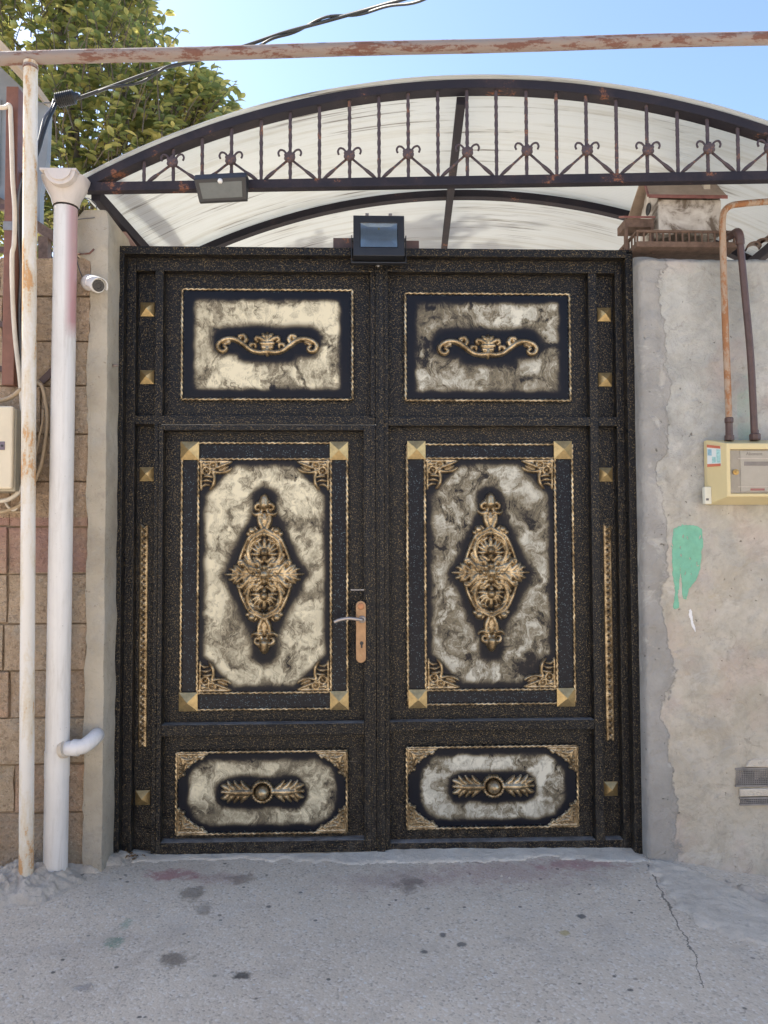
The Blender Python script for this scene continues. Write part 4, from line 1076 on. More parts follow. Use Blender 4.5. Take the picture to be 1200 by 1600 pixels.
DEP = 1.03
for d in (DEP, 2*DEP, 3*DEP, 4*DEP):
    build(arc_strip(RO-.001, RO-TB, d, d+TB*1.2), 'inner_arch', CANSTEEL, canopy)
build(MB().bar(w3(barL[0], barz(barL[0])-.004, TB/2), w3(xr_end, barz(xr_end)-.004, TB/2), TB, TB), 'bottom_bar', CANSTEEL, canopy, bevel=.003)
# lengthwise members: eaves and ridge
sL, sR = A[0]+.04, xr_end-.06
for s in (sL, sR):
    build(MB().bar(w3(s, barz(s)-.02, TB*1.2), w3(s, barz(s)-.02, 4.6), TB, TB*1.3), 'eave_beam', CANSTEEL, canopy, bevel=.003)
sm = to2(cp(722, 150))[0]
zm = UZ+math.sqrt((RO-TB)**2-(sm-UX)**2)
build(MB().bar(w3(sm, zm-.018, TB*1.6), w3(sm, zm-.018, 4.6), .038, .036), 'purlin', CANSTEEL, canopy)
# the sheet
m = MB(); n = 72; aa, ab = a0+.012, a1-.012; ds = [-.012]+list(np.linspace(.1, 4.7, 24))
for d in ds:
    for i in range(n+1):
        a = aa+(ab-aa)*i/n; r_ = RO+.006+.002*fbm((a*9, d*2, 0), 2)
        p = (UX+r_*math.cos(a), UZ+r_*math.sin(a)); m.v.append(p+(d,))
m.v = [(p[0], p[2], p[1]) for p in m.v]     # local axes of the sheet: along the bar, back, up
for j in range(len(ds)-1):
    for i in range(n): m.f.append((j*(n+1)+i, j*(n+1)+i+1, (j+1)*(n+1)+i+1, (j+1)*(n+1)+i))
sheet = build(m, 'roof_sheet', SHEET, canopy, smooth=True)
sheet.matrix_world = Matrix.Translation(P0) @ Matrix.Rotation(-R(3.8), 4, 'Z')
s_ = sheet.modifiers.new('thick', 'SOLIDIFY'); s_.thickness = .006; s_.offset = 1
# balusters and iron flowers
bxs = [222.7, 268.7, 314, 360, 406.7, 452.3, 498.3, 545.7, 592, 638, 684.7, 730.7, 776.7, 824, 871.3, 918.3, 965.7, 1013.7, 1061.7, 1109, 1156.7, 1204.5, 1252, 1300, 1348]
boss_y = lambda x: np.interp(x, [268, 452, 638, 824, 1013, 1109, 1400], [252, 244.5, 239, 234, 233, 231, 226])
flower_me = None
def flower():
    m = MB()
    m.lathe((0, 0, 0), [(.010, -.012), (.021, -.010), (.025, 0), (.021, .010), (.010, .014)], 12)
    for k in range(6):
        a = 2*math.pi*(k+.5)/6; m.lathe((.017*math.cos(a), -.006, .017*math.sin(a)), [(.004, -.006), (.010, 0), (.008, .006), (.003, .009)], 8)
    return m.mesh('iron_flower')
fm = flower()
def tube_me(name, pts, r_): return MB().tube(spline(pts, 6), r_, 8).mesh(name)
curlL = tube_me('curl', [(-.012, 0, .012), (-.026, 0, .030), (-.042, 0, .033), (-.050, 0, .020), (-.046, 0, .006)], .0046)
curlR = tube_me('curl', [(.012, 0, .012), (.026, 0, .030), (.042, 0, .033), (.050, 0, .020), (.046, 0, .006)], .0046)
for i, bx in enumerate(bxs):
    p = to2(cp(bx, 250)); s = p[0]; zt_ = UZ+math.sqrt(max(0, (RO-TB*.7)**2-(s-UX)**2)); zb_ = barz(s)+TB/2-.008
    if zt_-zb_ < .02: continue
    bal = build(MB().rope(w3(s, zb_, TB*.5), w3(s, zt_, TB*.5), .0088, pitch=.07, lobes=4, n=8, step=.012, depth=.3), 'baluster', CANBAR, canopy, smooth=True)
    if i % 2 == 1:
        q = to2(cp(bx, boss_y(bx)))
        c_ = w3(s, q[1], TB*.5-.012)
        f_ = link('iron_flower', fm, CANBAR, canopy, smooth='auto', loc=c_); f_.rotation_euler.z = -R(3.8)
        for me in (curlL, curlR): link('curl', me, CANBAR, f_, smooth=True)
        for sg in (-1, 1):
            s2 = s+sg*.118
            a_, b_ = Vector((sg*.016, .004, -.016)), Vector((sg*.118, .012, barz(s2)+TB/2-q[1]-.002))
            m = MB().tube([a_, a_.lerp(b_, .45), a_.lerp(b_, .62), a_.lerp(b_, .8), b_], [.0055, .0055, .0085, .0085, .004], 8)
            build(m, 'diagonal', CANBAR, f_, smooth=True)

# ------------------------------------------------------------------ solar lamp on the canopy bar
sl_o = thing('solar_lamp', 'black solar lamp with a motion sensor hung on the rusty canopy bar', 'lamp', cp(350, 298)-CD*.004)
sl_o.rotation_euler = (0, R(-1.8), -R(3.8))
wd, dp = .112, .075
# side profile (y towards the street is negative, z): back, sloped top with panel, front lip, slanting lamp face
pr = [(.0, .045), (-.050, .050), (-.066, .022), (-.018, -.056), (.0, -.056)]
m = MB(); V = [(-wd, y, z) for y, z in pr]+[(wd, y, z) for y, z in pr]
V = [((x*.93 if z < -.03 else x), y, z) for x, y, z in V]
k = len(pr)
m.add(V, [tuple(range(k-1, -1, -1)), tuple(range(k, 2*k))]+[(i, (i+1) % k, k+(i+1) % k, k+i) for i in range(k)])
bd = build(m, 'housing', BLACKP, sl_o, bevel=.003)
def on_face(u, v, off):                     # on the slanting lamp face
    a, b = Vector((0, -.066, .022)), Vector((0, -.018, -.056)); n_ = Vector((0, -.85, -.525))
    p = a.lerp(b, v); return Vector((u, p.y, p.z))+n_*off
q = [on_face(-.092, .17, .0015), on_face(.092, .17, .0015), on_face(.086, .86, .0015), on_face(-.086, .86, .0015)]
q2 = [on_face(-.092, .17, -.002), on_face(.092, .17, -.002), on_face(.086, .86, -.002), on_face(-.086, .86, -.002)]
build(MB().add(q+q2, [(0, 1, 2, 3), (7, 6, 5, 4), (0, 4, 5, 1), (1, 5, 6, 2), (2, 6, 7, 3), (3, 7, 4, 0)]), 'lens', GREYLENS, sl_o)
c_ = on_face(0, .13, 0)
build(MB().lathe(c_, [(.011, 0), (.0105, .005), (.007, .009), (.002, .011)], 16, (0, -.85, -.525)), 'motion_sensor', WHITEP, sl_o, smooth=True)
build(MB().box(-.09, .09, -.046, -.006, .0495, .0515), 'solar_cell', DARKGLASS, sl_o)

# ------------------------------------------------------------------ pipes on the left
gp = thing('gas_pipe', 'chipped white standpipe carrying a long rusty overhead pipe', 'pipe', at(41, 1370, -.36))
PY = -.36
pts_t, pts_b = at(48, 96, PY), at(41, 1372, PY)
def rel(root, *pts): return [Vector(p)-root.location for p in pts]
a, b = at(-500, 105.5, PY+.02), at(1700, 46, PY-.06)
n_ = 60
hp_ = [a.lerp(b, i/n_)+Vector((0, 0, .0015*math.sin(i*.5))) for i in range(n_+1)]
m = MB().tube([Vector((pts_t.x, PY, pts_t.z-.005)), Vector((pts_b.x, PY, pts_b.z-.03))], .0285, 18)
o = build(m, 'standpipe', POLE, gp, smooth='auto'); o.matrix_parent_inverse = gp.matrix_world.inverted(); o.location = (0, 0, 0)
gp_inv = Matrix.Translation(gp.location).inverted()
o.matrix_parent_inverse = gp_inv
o = build(MB().tube(hp_, .0275, 16), 'overhead_pipe', RUSTPIPE, gp, smooth='auto'); o.matrix_parent_inverse = gp_inv
o = build(MB().tube([Vector((pts_t.x, PY, pts_t.z-.036)), Vector((pts_t.x, PY, pts_t.z-.02))], .031, 16), 'weld_bead', RUSTPIPE, gp, smooth='auto'); o.matrix_parent_inverse = gp_inv

DY = -.275
dpp = thing('downpipe', 'thick white plastic downpipe with a rain head beside the gate pillar', 'downpipe', (0, 0, 0))
tp, bt = at(103, 326, DY), at(86.5, 1366, DY)
px_ = (tp.x+bt.x)/2
n_ = 40
tilt = lambda z: bt.x+(tp.x-bt.x)*(z-bt.z)/(tp.z-bt.z)
m = MB(); 
pts = [Vector((tilt(z), DY, z)) for z in np.linspace(bt.z, tp.z, n_)]
m.tube(pts, .0485, 28, cap=True)
build(m, 'pipe', PVC, dpp, smooth='auto')
zj = gz(90, 1213, DY)
build(MB().tube([Vector((tilt(zj), DY, zj-.002)), Vector((tilt(zj), DY, zj+.11))], .0505, 28), 'socket', PVC, dpp, smooth='auto')
# rain head: funnel with a half round gutter end let into its front
zt0, zt1 = gz(95, 322, DY), gz(95, 274, DY-.05)
fc = Vector((tilt(tp.z), DY, 0))
m = MB(); rings = [(-.004, .052, .052), (.004, .056, .056), (.03, .062, .060), (.075, .084, .070), (.105, .096, .078), (zt1-zt0+.004, .098, .080)]
NS = 32
for (h, rx, ry) in rings:
    for k in range(NS):
        a = 2*math.pi*k/NS; e = .75 if h > .05 else 1
        cx_, sy_ = math.cos(a), math.sin(a)
        m.v.append((fc.x+rx*math.copysign(abs(cx_)**e, cx_), DY+ry*math.copysign(abs(sy_)**e, sy_), zt0+h))
for i in range(len(rings)-1):
    for k in range(NS): m.f.append((i*NS+k, i*NS+(k+1) % NS, (i+1)*NS+(k+1) % NS, (i+1)*NS+k))
m.f.append(tuple((len(rings)-1)*NS+k for k in range(NS)))
build(m, 'rain_head', PVC2, dpp, smooth='auto')
gc = Vector((gx(93, 275, DY-.1), DY-.086, zt1+.004))
m = MB(); nn = 18
for (r_o, y0, y1) in ((.066, -.014, .02), (.05, -.022, -.0135)):
    poly = [(gc.x+r_o*math.cos(a), gc.z+r_o*math.sin(a)) for a in np.linspace(-math.pi, 0, nn)]
    m.prism(poly, gc.y+y0, gc.y+y1)
m.box(gc.x-.084, gc.x+.070, gc.y-.016, gc.y+.025, gc.z-.006, gc.z+.004)
build(m, 'gutter_end', PVC2, dpp, bevel=.002)
e0, e1, e2, e3 = at(98, 1171, DY-.01), at(118, 1168, -.30), at(138, 1160, -.285), at(152, 1149, WL+.03)
ep = spline([e0, e1, at(130, 1166, -.30), at(143, 1157, -.275), at(150, 1150, -.24), e3], 6)
build(MB().tube(ep, .031, 18), 'elbow', ELBOW, dpp, smooth='auto')
build(MB().tube([e1+Vector((-.012, 0, 0)), e1+Vector((.016, 0, -.001))], .0345, 18), 'collar', ELBOW, dpp, smooth='auto')
build(MB().tube([at(97, 1171, -.296), at(103, 1170, -.30)], .037, 18), 'collar', CEM_GREY, dpp, smooth='auto')

# security camera on the pillar
sc = thing('security_camera', 'small white round security camera on the pillar', 'camera', at(140, 442, WL))
def R3(*p): return [Vector(q)-sc.location for q in p]
a, b = at(140, 441, WL-.004), at(158, 448, WL-.105)
d = (b-a).normalized()
build(MB().lathe(Vector(), [(.036, 0), (.036, .010), (.030, .018), (.022, .024)], 24, (0, -1, 0)), 'mount', WHITEP, sc, smooth='auto')
build(MB().lathe(R3(a)[0], [(.020, .01), (.030, .03), (.032, .10), (.030, .108)], 24, d), 'body', WHITEP, sc, smooth='auto')
build(MB().lathe(R3(a)[0]+d*.1085, [(.026, 0), (.026, .003), (.012, .0035), (.011, .002)], 24, d), 'lens', DARKGLASS, sc, smooth='auto')
m = MB(); NA_ = 12
hd = [R3(a)[0]+d*t_ for t_ in (.05, .125)]
side = d.cross(Vector((0, 0, 1))).normalized(); upv = side.cross(d)
for p in hd:
    for rr in (.0335, .0365):
        for k in range(NA_+1):
            an = math.pi*(-.1+1.2*k/NA_); m.v.append(tuple(p+side*rr*math.cos(an)+upv*rr*math.sin(an)))
q = NA_+1
for k in range(NA_): m.f += [(k, k+1, 2*q+k+1, 2*q+k), (q+k, 3*q+k, 3*q+k+1, q+k+1), (2*q+k, 2*q+k+1, 3*q+k+1, 3*q+k), (k, q+k, q+k+1, k+1)]
build(m, 'sun_hood', WHITEP, sc, smooth='auto')
wp = [at(128, 432, WL-.003), at(121, 410, WL-.004), at(118, 380, WL-.02), at(116, 350, -.22), at(122, 343, WL-.014), at(140, 341, WL-.012), at(148, 340, WL-.012)]
tag(build(MB().tube(spline(wp, 8), .0022, 6), 'camera_wire', CABLEG, smooth=True), 'thin pale wire looping from the pillar to the security camera', 'wire')
wp = [at(124, 322, -.235), at(130, 312, -.24), at(138, 310, -.23), at(149, 318, -.215), at(151, 326, WL-.02)]
tag(build(MB().tube(spline(wp, 8), .002, 6), 'tie_wire', CABLEG, smooth=True), 'thin bent tie wire sticking up on the pillar top', 'wire')

# brown post, meter box and cables at the frame's left edge
PB = WL-.055
t_, b_ = at(20, 132, PB), at(17.5, 603, PB)
post = thing('steel_post', 'brown square steel post fixed to the block wall beside the meter box', 'post', (0, 0, 0))
xa = (t_.x+b_.x)/2
build(MB().box(xa-.026, xa+.026, PB-.02, PB+.032, b_.z, t_.z-.02), 'post', BROWNSTEEL, post, bevel=.003)
for py in (318, 385, 503, 573):
    p = at(20, py, PB); build(MB().box(xa-.075, xa+.075, PB+.033, PB+.05, p.z-.012, p.z+.012), 'strap', BROWNPIPE, post, bevel=.001)
build(MB().box(xa-.029, xa+.029, PB-.0225, PB+.0325, gz(20, 363, PB), gz(20, 349, PB)), 'clamp_band', GALV, post, bevel=.001)
mbx = thing('meter_box', 'beige electricity meter box cut by the left edge of the photo', 'meter box', at(0, 765, WL))
a, b = at(-60, 764, WL-.16), at(20, 634, WL-.16)
m = MB().box(a.x, b.x, WL-.16, WL-.135, a.z, b.z); o = build(m, 'lid', BEIGE, mbx, bevel=.008)
mi = Matrix.Translation(mbx.location).inverted(); o.matrix_parent_inverse = mi
o = build(MB().box(a.x+.006, b.x+.004, WL-.1355, WL+.03, a.z-.008, b.z-.006), 'case', BEIGE2, mbx, bevel=.005); o.matrix_parent_inverse = mi
for dx in (.02, .05, .08):
    pass
lk0, lk1 = at(0, 703, WL-.161), at(7.5, 690, WL-.161)
o = build(MB().box(lk0.x-.006, lk1.x, WL-.163, WL-.159, lk0.z, lk1.z), 'lock_plate', mat_plain('purple_grey_plastic', (.16, .13, .17), .5), mbx); o.matrix_parent_inverse = mi
o = build(MB().lathe(((lk0.x+lk1.x)/2, WL-.163, (lk0.z+lk1.z)/2), [(.005, 0), (.005, .002), (.003, .0025)], 12), 'keyhole', BLACKP, mbx, smooth='auto'); o.matrix_parent_inverse = mi
Q = WL-.09
def cable(pts, r_, mat, name, label, n=8, cat='cable'):
    return tag(build(MB().tube(spline([at(x, y, Y) for x, y, Y in pts], n), r_, 8), name, mat, smooth=True), label, cat)
cable([(-30, 167, Q), (6, 168, Q), (15, 165, Q-.01), (17, 185, Q), (18.5, 230, Q), (20, 280, Q), (23, 330, Q), (22, 380, Q), (19, 402, Q), (20, 470, Q), (24, 530, Q), (31, 590, Q), (35, 640, Q), (38, 690, Q), (41, 730, Q), (38, 750, Q), (30, 768, Q), (16, 779, Q), (0, 783, Q), (-30, 784, Q)], .0095, CABLEW, 'white_cable', 'thick white cable running down past the brown post to the meter box')
cable([(60, 598, -.23), (66, 605, -.24), (71, 625, -.24), (74, 655, -.24), (71, 690, -.24), (66, 720, -.24), (59, 742, -.24), (48, 762, -.24), (40, 778, -.24), (30, 790, -.24), (14, 797, -.24), (0, 800, -.24), (-30, 801, -.24)], .0085, CABLET, 'tan_cable', 'tan cable looping out behind the standpipe beside the meter box')
cable([(68, 640, -.225), (67, 655, -.225), (62, 680, -.225), (58, 700, -.225), (50, 730, -.225)], .005, CABLET, 'thin_tan_cable', 'thinner tan cable inside the loop behind the standpipe')
cable([(-30, 630, Q), (0, 626, Q), (14, 622, Q), (24, 616, Q), (33, 608, Q), (45, 604, -.24)], .010, CABLET, 'brown_cable', 'light brown cable sweeping over the meter box')
cable([(8, 783, -.23), (13, 792, -.24), (22, 797, -.24), (33, 785, -.24), (38, 770, -.24)], .006, CABLEW, 'slack_cable', 'slack pale cable end curling under the meter box')
cable([(0, 802, -.22), (20, 800, -.23), (38, 800, -.22)], .005, CABLET, 'low_cable', 'dusty cable lying across the blocks under the meter box')
# black feed cable: overhead, dead end grip, drop to the post
OH = thing('overhead_cable', 'pair of black cables sagging from the sky to the post by the gate', 'cable', (0, 0, 0))
hang = [at(112, 157, -.12), at(180, 133, -.14), at(250, 108, -.18), at(310, 94, -.20), at(385, 71, -.22), at(440, 52, -.30), at(510, 33, -.42), at(590, 10, -.6), at(680, -18, -.9), at(900, -110, -1.6)]
hp1 = spline(hang, 10)
hp2 = [p+Vector((0, .012*math.sin(i*.5), .016*math.cos(i*.21)-.006)) for i, p in enumerate(hp1)]
build(MB().tube(hp1, .0075, 8), 'strand', CABLEB, OH, smooth=True)
build(MB().tube(hp2, .006, 8), 'strand', CABLEB, OH, smooth=True)
ga, gb = at(89, 157, -.12), at(117, 151, -.12)
m = MB(); L_ = (gb-ga).length; dd = (gb-ga).normalized()
prof_ = [(.006, -.012)]
for i in range(9): prof_ += [(.031, L_*i/9+.001), (.031, L_*i/9+.006), (.024, L_*i/9+.0065), (.024, L_*i/9+.0085)]
prof_ += [(.018, L_+.004), (.012, L_+.02)]
build(m.lathe(ga, prof_, 18, dd), 'ribbed_grip', CABLEB, OH, smooth='auto')
drop = [at(89, 158, -.12), at(83, 172, -.16), at(75, 188, -.20), at(67, 212, -.24), at(60, 236, -.25), at(48, 262, -.26), at(38, 285, -.27), at(34, 320, -.27), at(34, 380, -.25), at(37, 430, -.24), at(36, 500, -.24), at(37, 560, -.235), at(36, 582, -.22)]
build(MB().tube(spline(drop, 8), .0075, 8), 'drop_strand', CABLEB, OH, smooth=True)
build(MB().tube([p+Vector((-.012, -.004+.006*math.sin(i*.3), .003)) for i, p in enumerate(spline(drop, 8))], .006, 8), 'drop_strand', CABLEG, OH, smooth=True)
build(MB().tube([at(-30, 168, -.10), at(40, 163, -.10), at(88, 160, -.12)], .003, 6), 'stay_wire', GALV, OH, smooth=True)
build(MB().box(gx(28, 500, -.215), gx(40, 500, -.215), -.226, WL+.01, gz(34, 580, -.22), gz(34, 270, -.22)), 'conduit', BLACKP, OH, bevel=.004)

# scrap of sheet metal behind the downpipe
a, b = at(65, 597, WL-.008), at(96, 566, WL-.008)
tag(build(MB().bar(a, b, .012, .03), 'wall_bracket', BROWNPIPE, bevel=.002), 'dark angled iron bracket on the blocks behind the downpipe', 'bracket')

# ------------------------------------------------------------------ gas meter and risers on the right wall
gm = thing('gas_meter', 'cream gas meter box with clear window hung on the plastered wall', 'gas meter', at(1150, 790, WR))
gmi = Matrix.Translation(gm.location).inverted()
def gpart(mb_, name, mat, parent=None, **k):
    o = build(mb_, name, mat, parent or gm, **k); o.matrix_parent_inverse = gmi; return o
YB, YF = WR-.004, WR-.135
bl, bh = at(1101, 789, YB), at(1290, 689, YB)
fl0, fl1 = at(1137, 776, YF), at(1268, 692.5, YF)
V = [(bl.x, YB, bl.z), (bh.x, YB, bl.z), (bh.x, YB, bh.z), (bl.x, YB, bh.z),
     (bl.x, YB-.03, bl.z), (bh.x, YB-.03, bl.z), (bh.x, YB-.03, bh.z), (bl.x, YB-.03, bh.z),
     (fl0.x, YF, fl0.z), (fl1.x, YF, fl0.z), (fl1.x, YF, fl1.z), (fl0.x, YF, fl1.z)]
wi0, wi1 = at(1142.5, 771, YF), at(1262, 702, YF)
V += [(wi0.x, YF, wi0.z), (wi1.x, YF, wi0.z), (wi1.x, YF, wi1.z), (wi0.x, YF, wi1.z)]
V += [(wi0.x, YF+.02, wi0.z), (wi1.x, YF+.02, wi0.z), (wi1.x, YF+.02, wi1.z), (wi0.x, YF+.02, wi1.z)]
F = [(3, 2, 1, 0)]
for k in range(4):
    k2 = (k+1) % 4
    F += [(k, k2, 4+k2, 4+k), (4+k, 4+k2, 8+k2, 8+k), (8+k, 8+k2, 12+k2, 12+k), (12+k, 12+k2, 16+k2, 16+k)]
F.append((16, 17, 18, 19))
body = gpart(MB().add(V, F), 'body', CREAM, bevel=.004)
GREYIN = mat_plain('meter_face_grey', (.42, .41, .385), .5, var=.1)
gpart(MB().box(wi0.x+.004, wi1.x-.004, YF+.014, YF+.019, wi0.z+.004, wi1.z-.004), 'meter_face', GREYIN)
gpart(MB().box(gx(1158, 710, YF), gx(1250, 710, YF), YF+.008, YF+.0135, gz(1180, 768, YF), gz(1180, 704, YF)), 'meter_dial', mat_plain('dial_grey', (.52, .535, .53), .4, var=.08), bevel=.003)
gpart(MB().box(gx(1164, 722, YF), gx(1245, 722, YF), YF+.0045, YF+.0075, gz(1180, 727.5, YF), gz(1180, 721, YF)), 'number_strip', mat_plain('counter_grey', (.20, .20, .24), .4))
gpart(MB().box(gx(1174, 764, YF), gx(1196, 764, YF), YF+.006, YF+.0078, gz(1180, 766.5, YF), gz(1180, 763, YF)), 'red_mark', mat_plain('red_print', (.35, .06, .08), .5))
gpart(MB().box(gx(1155, 716, YF), gx(1255, 716, YF), YF+.005, YF+.0078, gz(1180, 717, YF), gz(1180, 715.4, YF)), 'dial_ridge', WHITEP)
gpart(MB().box(gx(1155, 760, YF), gx(1255, 760, YF), YF+.005, YF+.0078, gz(1180, 761, YF), gz(1180, 759.6, YF)), 'dial_ridge', WHITEP)
gpart(MB().box(wi0.x+.001, wi1.x-.001, YF+.001, YF+.0035, wi0.z+.001, wi1.z-.001), 'window', mat_clear('meter_window', (.95, .94, .93), .12))
lkc = at(1149.5, 737.5, YF)
gpart(MB().lathe((lkc.x, YF+.001, lkc.z), [(.013, 0), (.013, .006), (.010, .007), (.006, .007), (.006, .013), (.004, .014)], 20), 'lock', mat_plain('brass_lock', (.50, .33, .12), .35, metal=.6), smooth='auto')
def text(body_, size, mat, name, o_loc, rotz=0.0, parent=None, squash=1.0):
    cu = bpy.data.curves.new(name, 'FONT'); cu.body = body_; cu.size = size; cu.extrude = .0003; cu.align_x = 'LEFT'
    cu.materials.append(mat)
    tmp = bpy.data.objects.new(name, cu); COL.objects.link(tmp); bpy.context.view_layer.update()
    me = bpy.data.meshes.new_from_object(tmp.evaluated_get(bpy.context.evaluated_depsgraph_get())); bpy.data.objects.remove(tmp)
    o = bpy.data.objects.new(name, me); COL.objects.link(o); o.parent = parent or gm; o.matrix_parent_inverse = gmi
    o.location = o_loc; o.rotation_euler = (R(90), 0, rotz); o.scale = (squash, 1, 1); return o
INK = mat_plain('grey_ink', (.12, .12, .13), .6, var=.05)
tl = at(1167, 711, YF); text('Abonent', .021, INK, 'dial_print', (tl.x, YF+.0072, tl.z))
# sticker on the slanted left face
def chamfer(u, v, off=.0):                  # u 0..1 across the left slant, v 0..1 down
    a_, b_ = Vector(V[7]), Vector(V[11]); c_, d_ = Vector(V[4]), Vector(V[8])
    p = a_.lerp(b_, u).lerp(c_.lerp(d_, u), v)
    n_ = (b_-a_).cross(c_-a_).normalized()
    if n_.y > 0: n_ = -n_
    return p+n_*off
def chip(u0, u1, v0, v1, off, th, mat, name, parent=None):
    q_ = [chamfer(u0, v1, off), chamfer(u1, v1, off), chamfer(u1, v0, off), chamfer(u0, v0, off)]
    b__ = [chamfer(u0, v1, off-th), chamfer(u1, v1, off-th), chamfer(u1, v0, off-th), chamfer(u0, v0, off-th)]
    return gpart(MB().add(q_+b__, [(0, 1, 2, 3), (7, 6, 5, 4), (0, 4, 5, 1), (1, 5, 6, 2), (2, 6, 7, 3), (3, 7, 4, 0)]), name, mat, parent)
chip(.05, .72, .07, .42, .0030, .0025, mat_plain('sticker_paper', (.66, .70, .68), .5, var=.04), 'sticker')
REDP = mat_plain('sticker_red', (.55, .16, .09), .5, var=.1)
chip(.05, .72, .07, .115, .0040, .0009, REDP, 'sticker_band'); chip(.05, .72, .375, .42, .0040, .0009, REDP, 'sticker_band')
BLUEP, TEALP = mat_plain('sticker_blue', (.25, .42, .50), .5, var=.3, scale=80), mat_plain('sticker_teal', (.35, .58, .56), .5, var=.25, scale=90)
chip(.08, .28, .14, .24, .0038, .0007, BLUEP, 'sticker_picture'); chip(.52, .71, .13, .36, .0038, .0007, TEALP, 'sticker_picture'); chip(.30, .48, .26, .36, .0038, .0007, TEALP, 'sticker_picture')
tg0, tg1 = at(1097.5, 788, YB-.03), at(1108, 761, YB-.03)
gpart(MB().box(tg0.x, tg1.x, YB-.055, YB-.028, tg0.z, tg1.z), 'seal_tag', mat_plain('ivory_plastic', (.66, .65, .55), .45, var=.05), bevel=.004)
gpart(MB().box(tg0.x+.006, tg0.x+.018, YB-.0565, YB-.055, tg0.z+.016, tg0.z+.026), 'seal_slot', INK)
# risers
rp = thing('rusty_riser', 'rust stained tan gas riser bending right above the cream meter', 'pipe', (0, 0, 0))
RY = WR-.075
pts = [at(1139, 682, RY), at(1138.5, 640, RY), at(1133, 500, RY), at(1129.5, 380, RY), at(1129, 345, RY), at(1132, 330, RY), at(1142, 321.5, RY), at(1160, 318.5, RY), at(1200, 315, RY), at(1300, 308, RY)]
build(MB().tube(spline(pts, 6), .0145, 14), 'pipe', RISER, rp, smooth=True)
cc = at(1139.5, 684, RY)
build(MB().lathe((cc.x, RY, cc.z-.012), [(.022, 0), (.022, .022), (.017, .024), (.017, .036), (.0165, .04), (.0165, .078), (.02, .082), (.02, .10), (.016, .104)], 8, (0, 0, 1)), 'union_nut', BROWNPIPE, rp)
bp_ = thing('brown_riser', 'dark brown painted gas pipe rising from the cream meter', 'pipe', (0, 0, 0))
pts = [at(1179, 682, RY), at(1173, 560, RY), at(1164, 460, RY), at(1157, 385, RY), at(1155.5, 371, RY)]
build(MB().tube(spline(pts, 6), .0155, 14), 'pipe', BROWNPIPE, bp_, smooth=True)
build(MB().tube(spline([at(1156.5, 382, RY), at(1155.5, 370, RY-.002), at(1152, 363, RY+.01), at(1144, 367, RY+.05), at(1132, 372, RY+.14)], 6), .0195, 14), 'elbow', BROWNPIPE, bp_, smooth=True)
cc = at(1179.5, 684, RY)
build(MB().lathe((cc.x, RY, cc.z-.012), [(.022, 0), (.025, .006), (.025, .026), (.021, .03), (.0175, .032), (.0175, .044), (.0155, .048)], 8, (0, 0, 1)), 'union_nut', BROWNPIPE, bp_)

# vent grille low in the wall
vg = thing('vent_grille', 'rusty grey wire mesh vent set low in the plastered wall', 'vent', (0, 0, 0))
VY = WR-.006
def mesh_panel(x0p, x1p, y0p, y1p):
    a_, b_ = at(x0p, y1p, VY), at(x1p, y0p, VY)
    build(MB().box(a_.x, b_.x, VY+.004, VY+.012, a_.z, b_.z), 'backing', mat_plain('dark_vent_back', (.055, .05, .05), .9), vg)
    m = MB(); sp = .0085
    x = a_.x
    while x < b_.x: m.box(x, x+.0032, VY-.001, VY+.0022, a_.z, b_.z); x += sp
    z = a_.z
    while z < b_.z: m.box(a_.x, b_.x, VY-.003, VY-.0004, z, z+.0032); z += sp
    build(m, 'wire_mesh', GALV, vg)
    for zz in (a_.z, b_.z): build(MB().box(a_.x-.004, b_.x+.004, VY-.004, VY+.004, zz-.004, zz+.004), 'mesh_edge', GALV, vg)
mesh_panel(1150, 1226, 1200, 1228); mesh_panel(1157, 1222, 1246, 1257)
a_, b_ = at(1156, 1244, VY), at(1226, 1231, VY)
build(MB().box(a_.x, b_.x, VY-.007, VY+.01, a_.z, b_.z), 'cement_bar', CEM_GREY, vg, bevel=.003)
hpz = [(1165, 1198), (1170, 1189), (1178, 1186), (1198, 1186), (1206, 1190), (1212, 1198)]
build(MB().prism([(at(x, y, VY).x, at(x, y, VY).z) for x, y in reversed(hpz)][::-1], VY-.006, VY+.01), 'cement_hood', CEM_GREY, vg, bevel=.003)

# ------------------------------------------------------------------ birdhouse on the right wall
bh_ = thing('birdhouse', 'stained white birdhouse with a reddish roof and railed deck on the wall top', 'birdhouse', at(1075, 393, 0))
bi = Matrix.Translation(bh_.location).inverted()
def bpart(mb_, name, mat, **k):
    o = build(mb_, name, mat, bh_, **k); o.matrix_parent_inverse = bi; return o
BY = -.03                                    # front wall plane
fx0, fx1 = gx(1029, 340, BY), gx(1127, 340, BY); fz0, fz1 = gz(1080, 366, BY), gz(1080, 312, BY)
dpt = .24
bpart(MB().box(fx0, fx1, BY, BY+dpt, fz0, fz1), 'wall_box', BIRDW, bevel=.002)
rz = gz(1080, 282, BY+dpt/2)+.02             # ridge
for xx in (fx0+.002, fx1-.002):
    m = MB().add([(xx, BY+.001, fz1), (xx, BY+dpt-.001, fz1), (xx, BY+dpt/2, rz-.012), (xx+.008 if xx == fx0+.002 else xx-.008, BY+.001, fz1), (xx+.008 if xx == fx0+.002 else xx-.008, BY+dpt-.001, fz1), (xx+.008 if xx == fx0+.002 else xx-.008, BY+dpt/2, rz-.012)],
          [(0, 1, 2), (3, 5, 4), (0, 3, 4, 1), (1, 4, 5, 2), (2, 5, 3, 0)])
    bpart(m, 'gable', BIRDW)
ov = .028
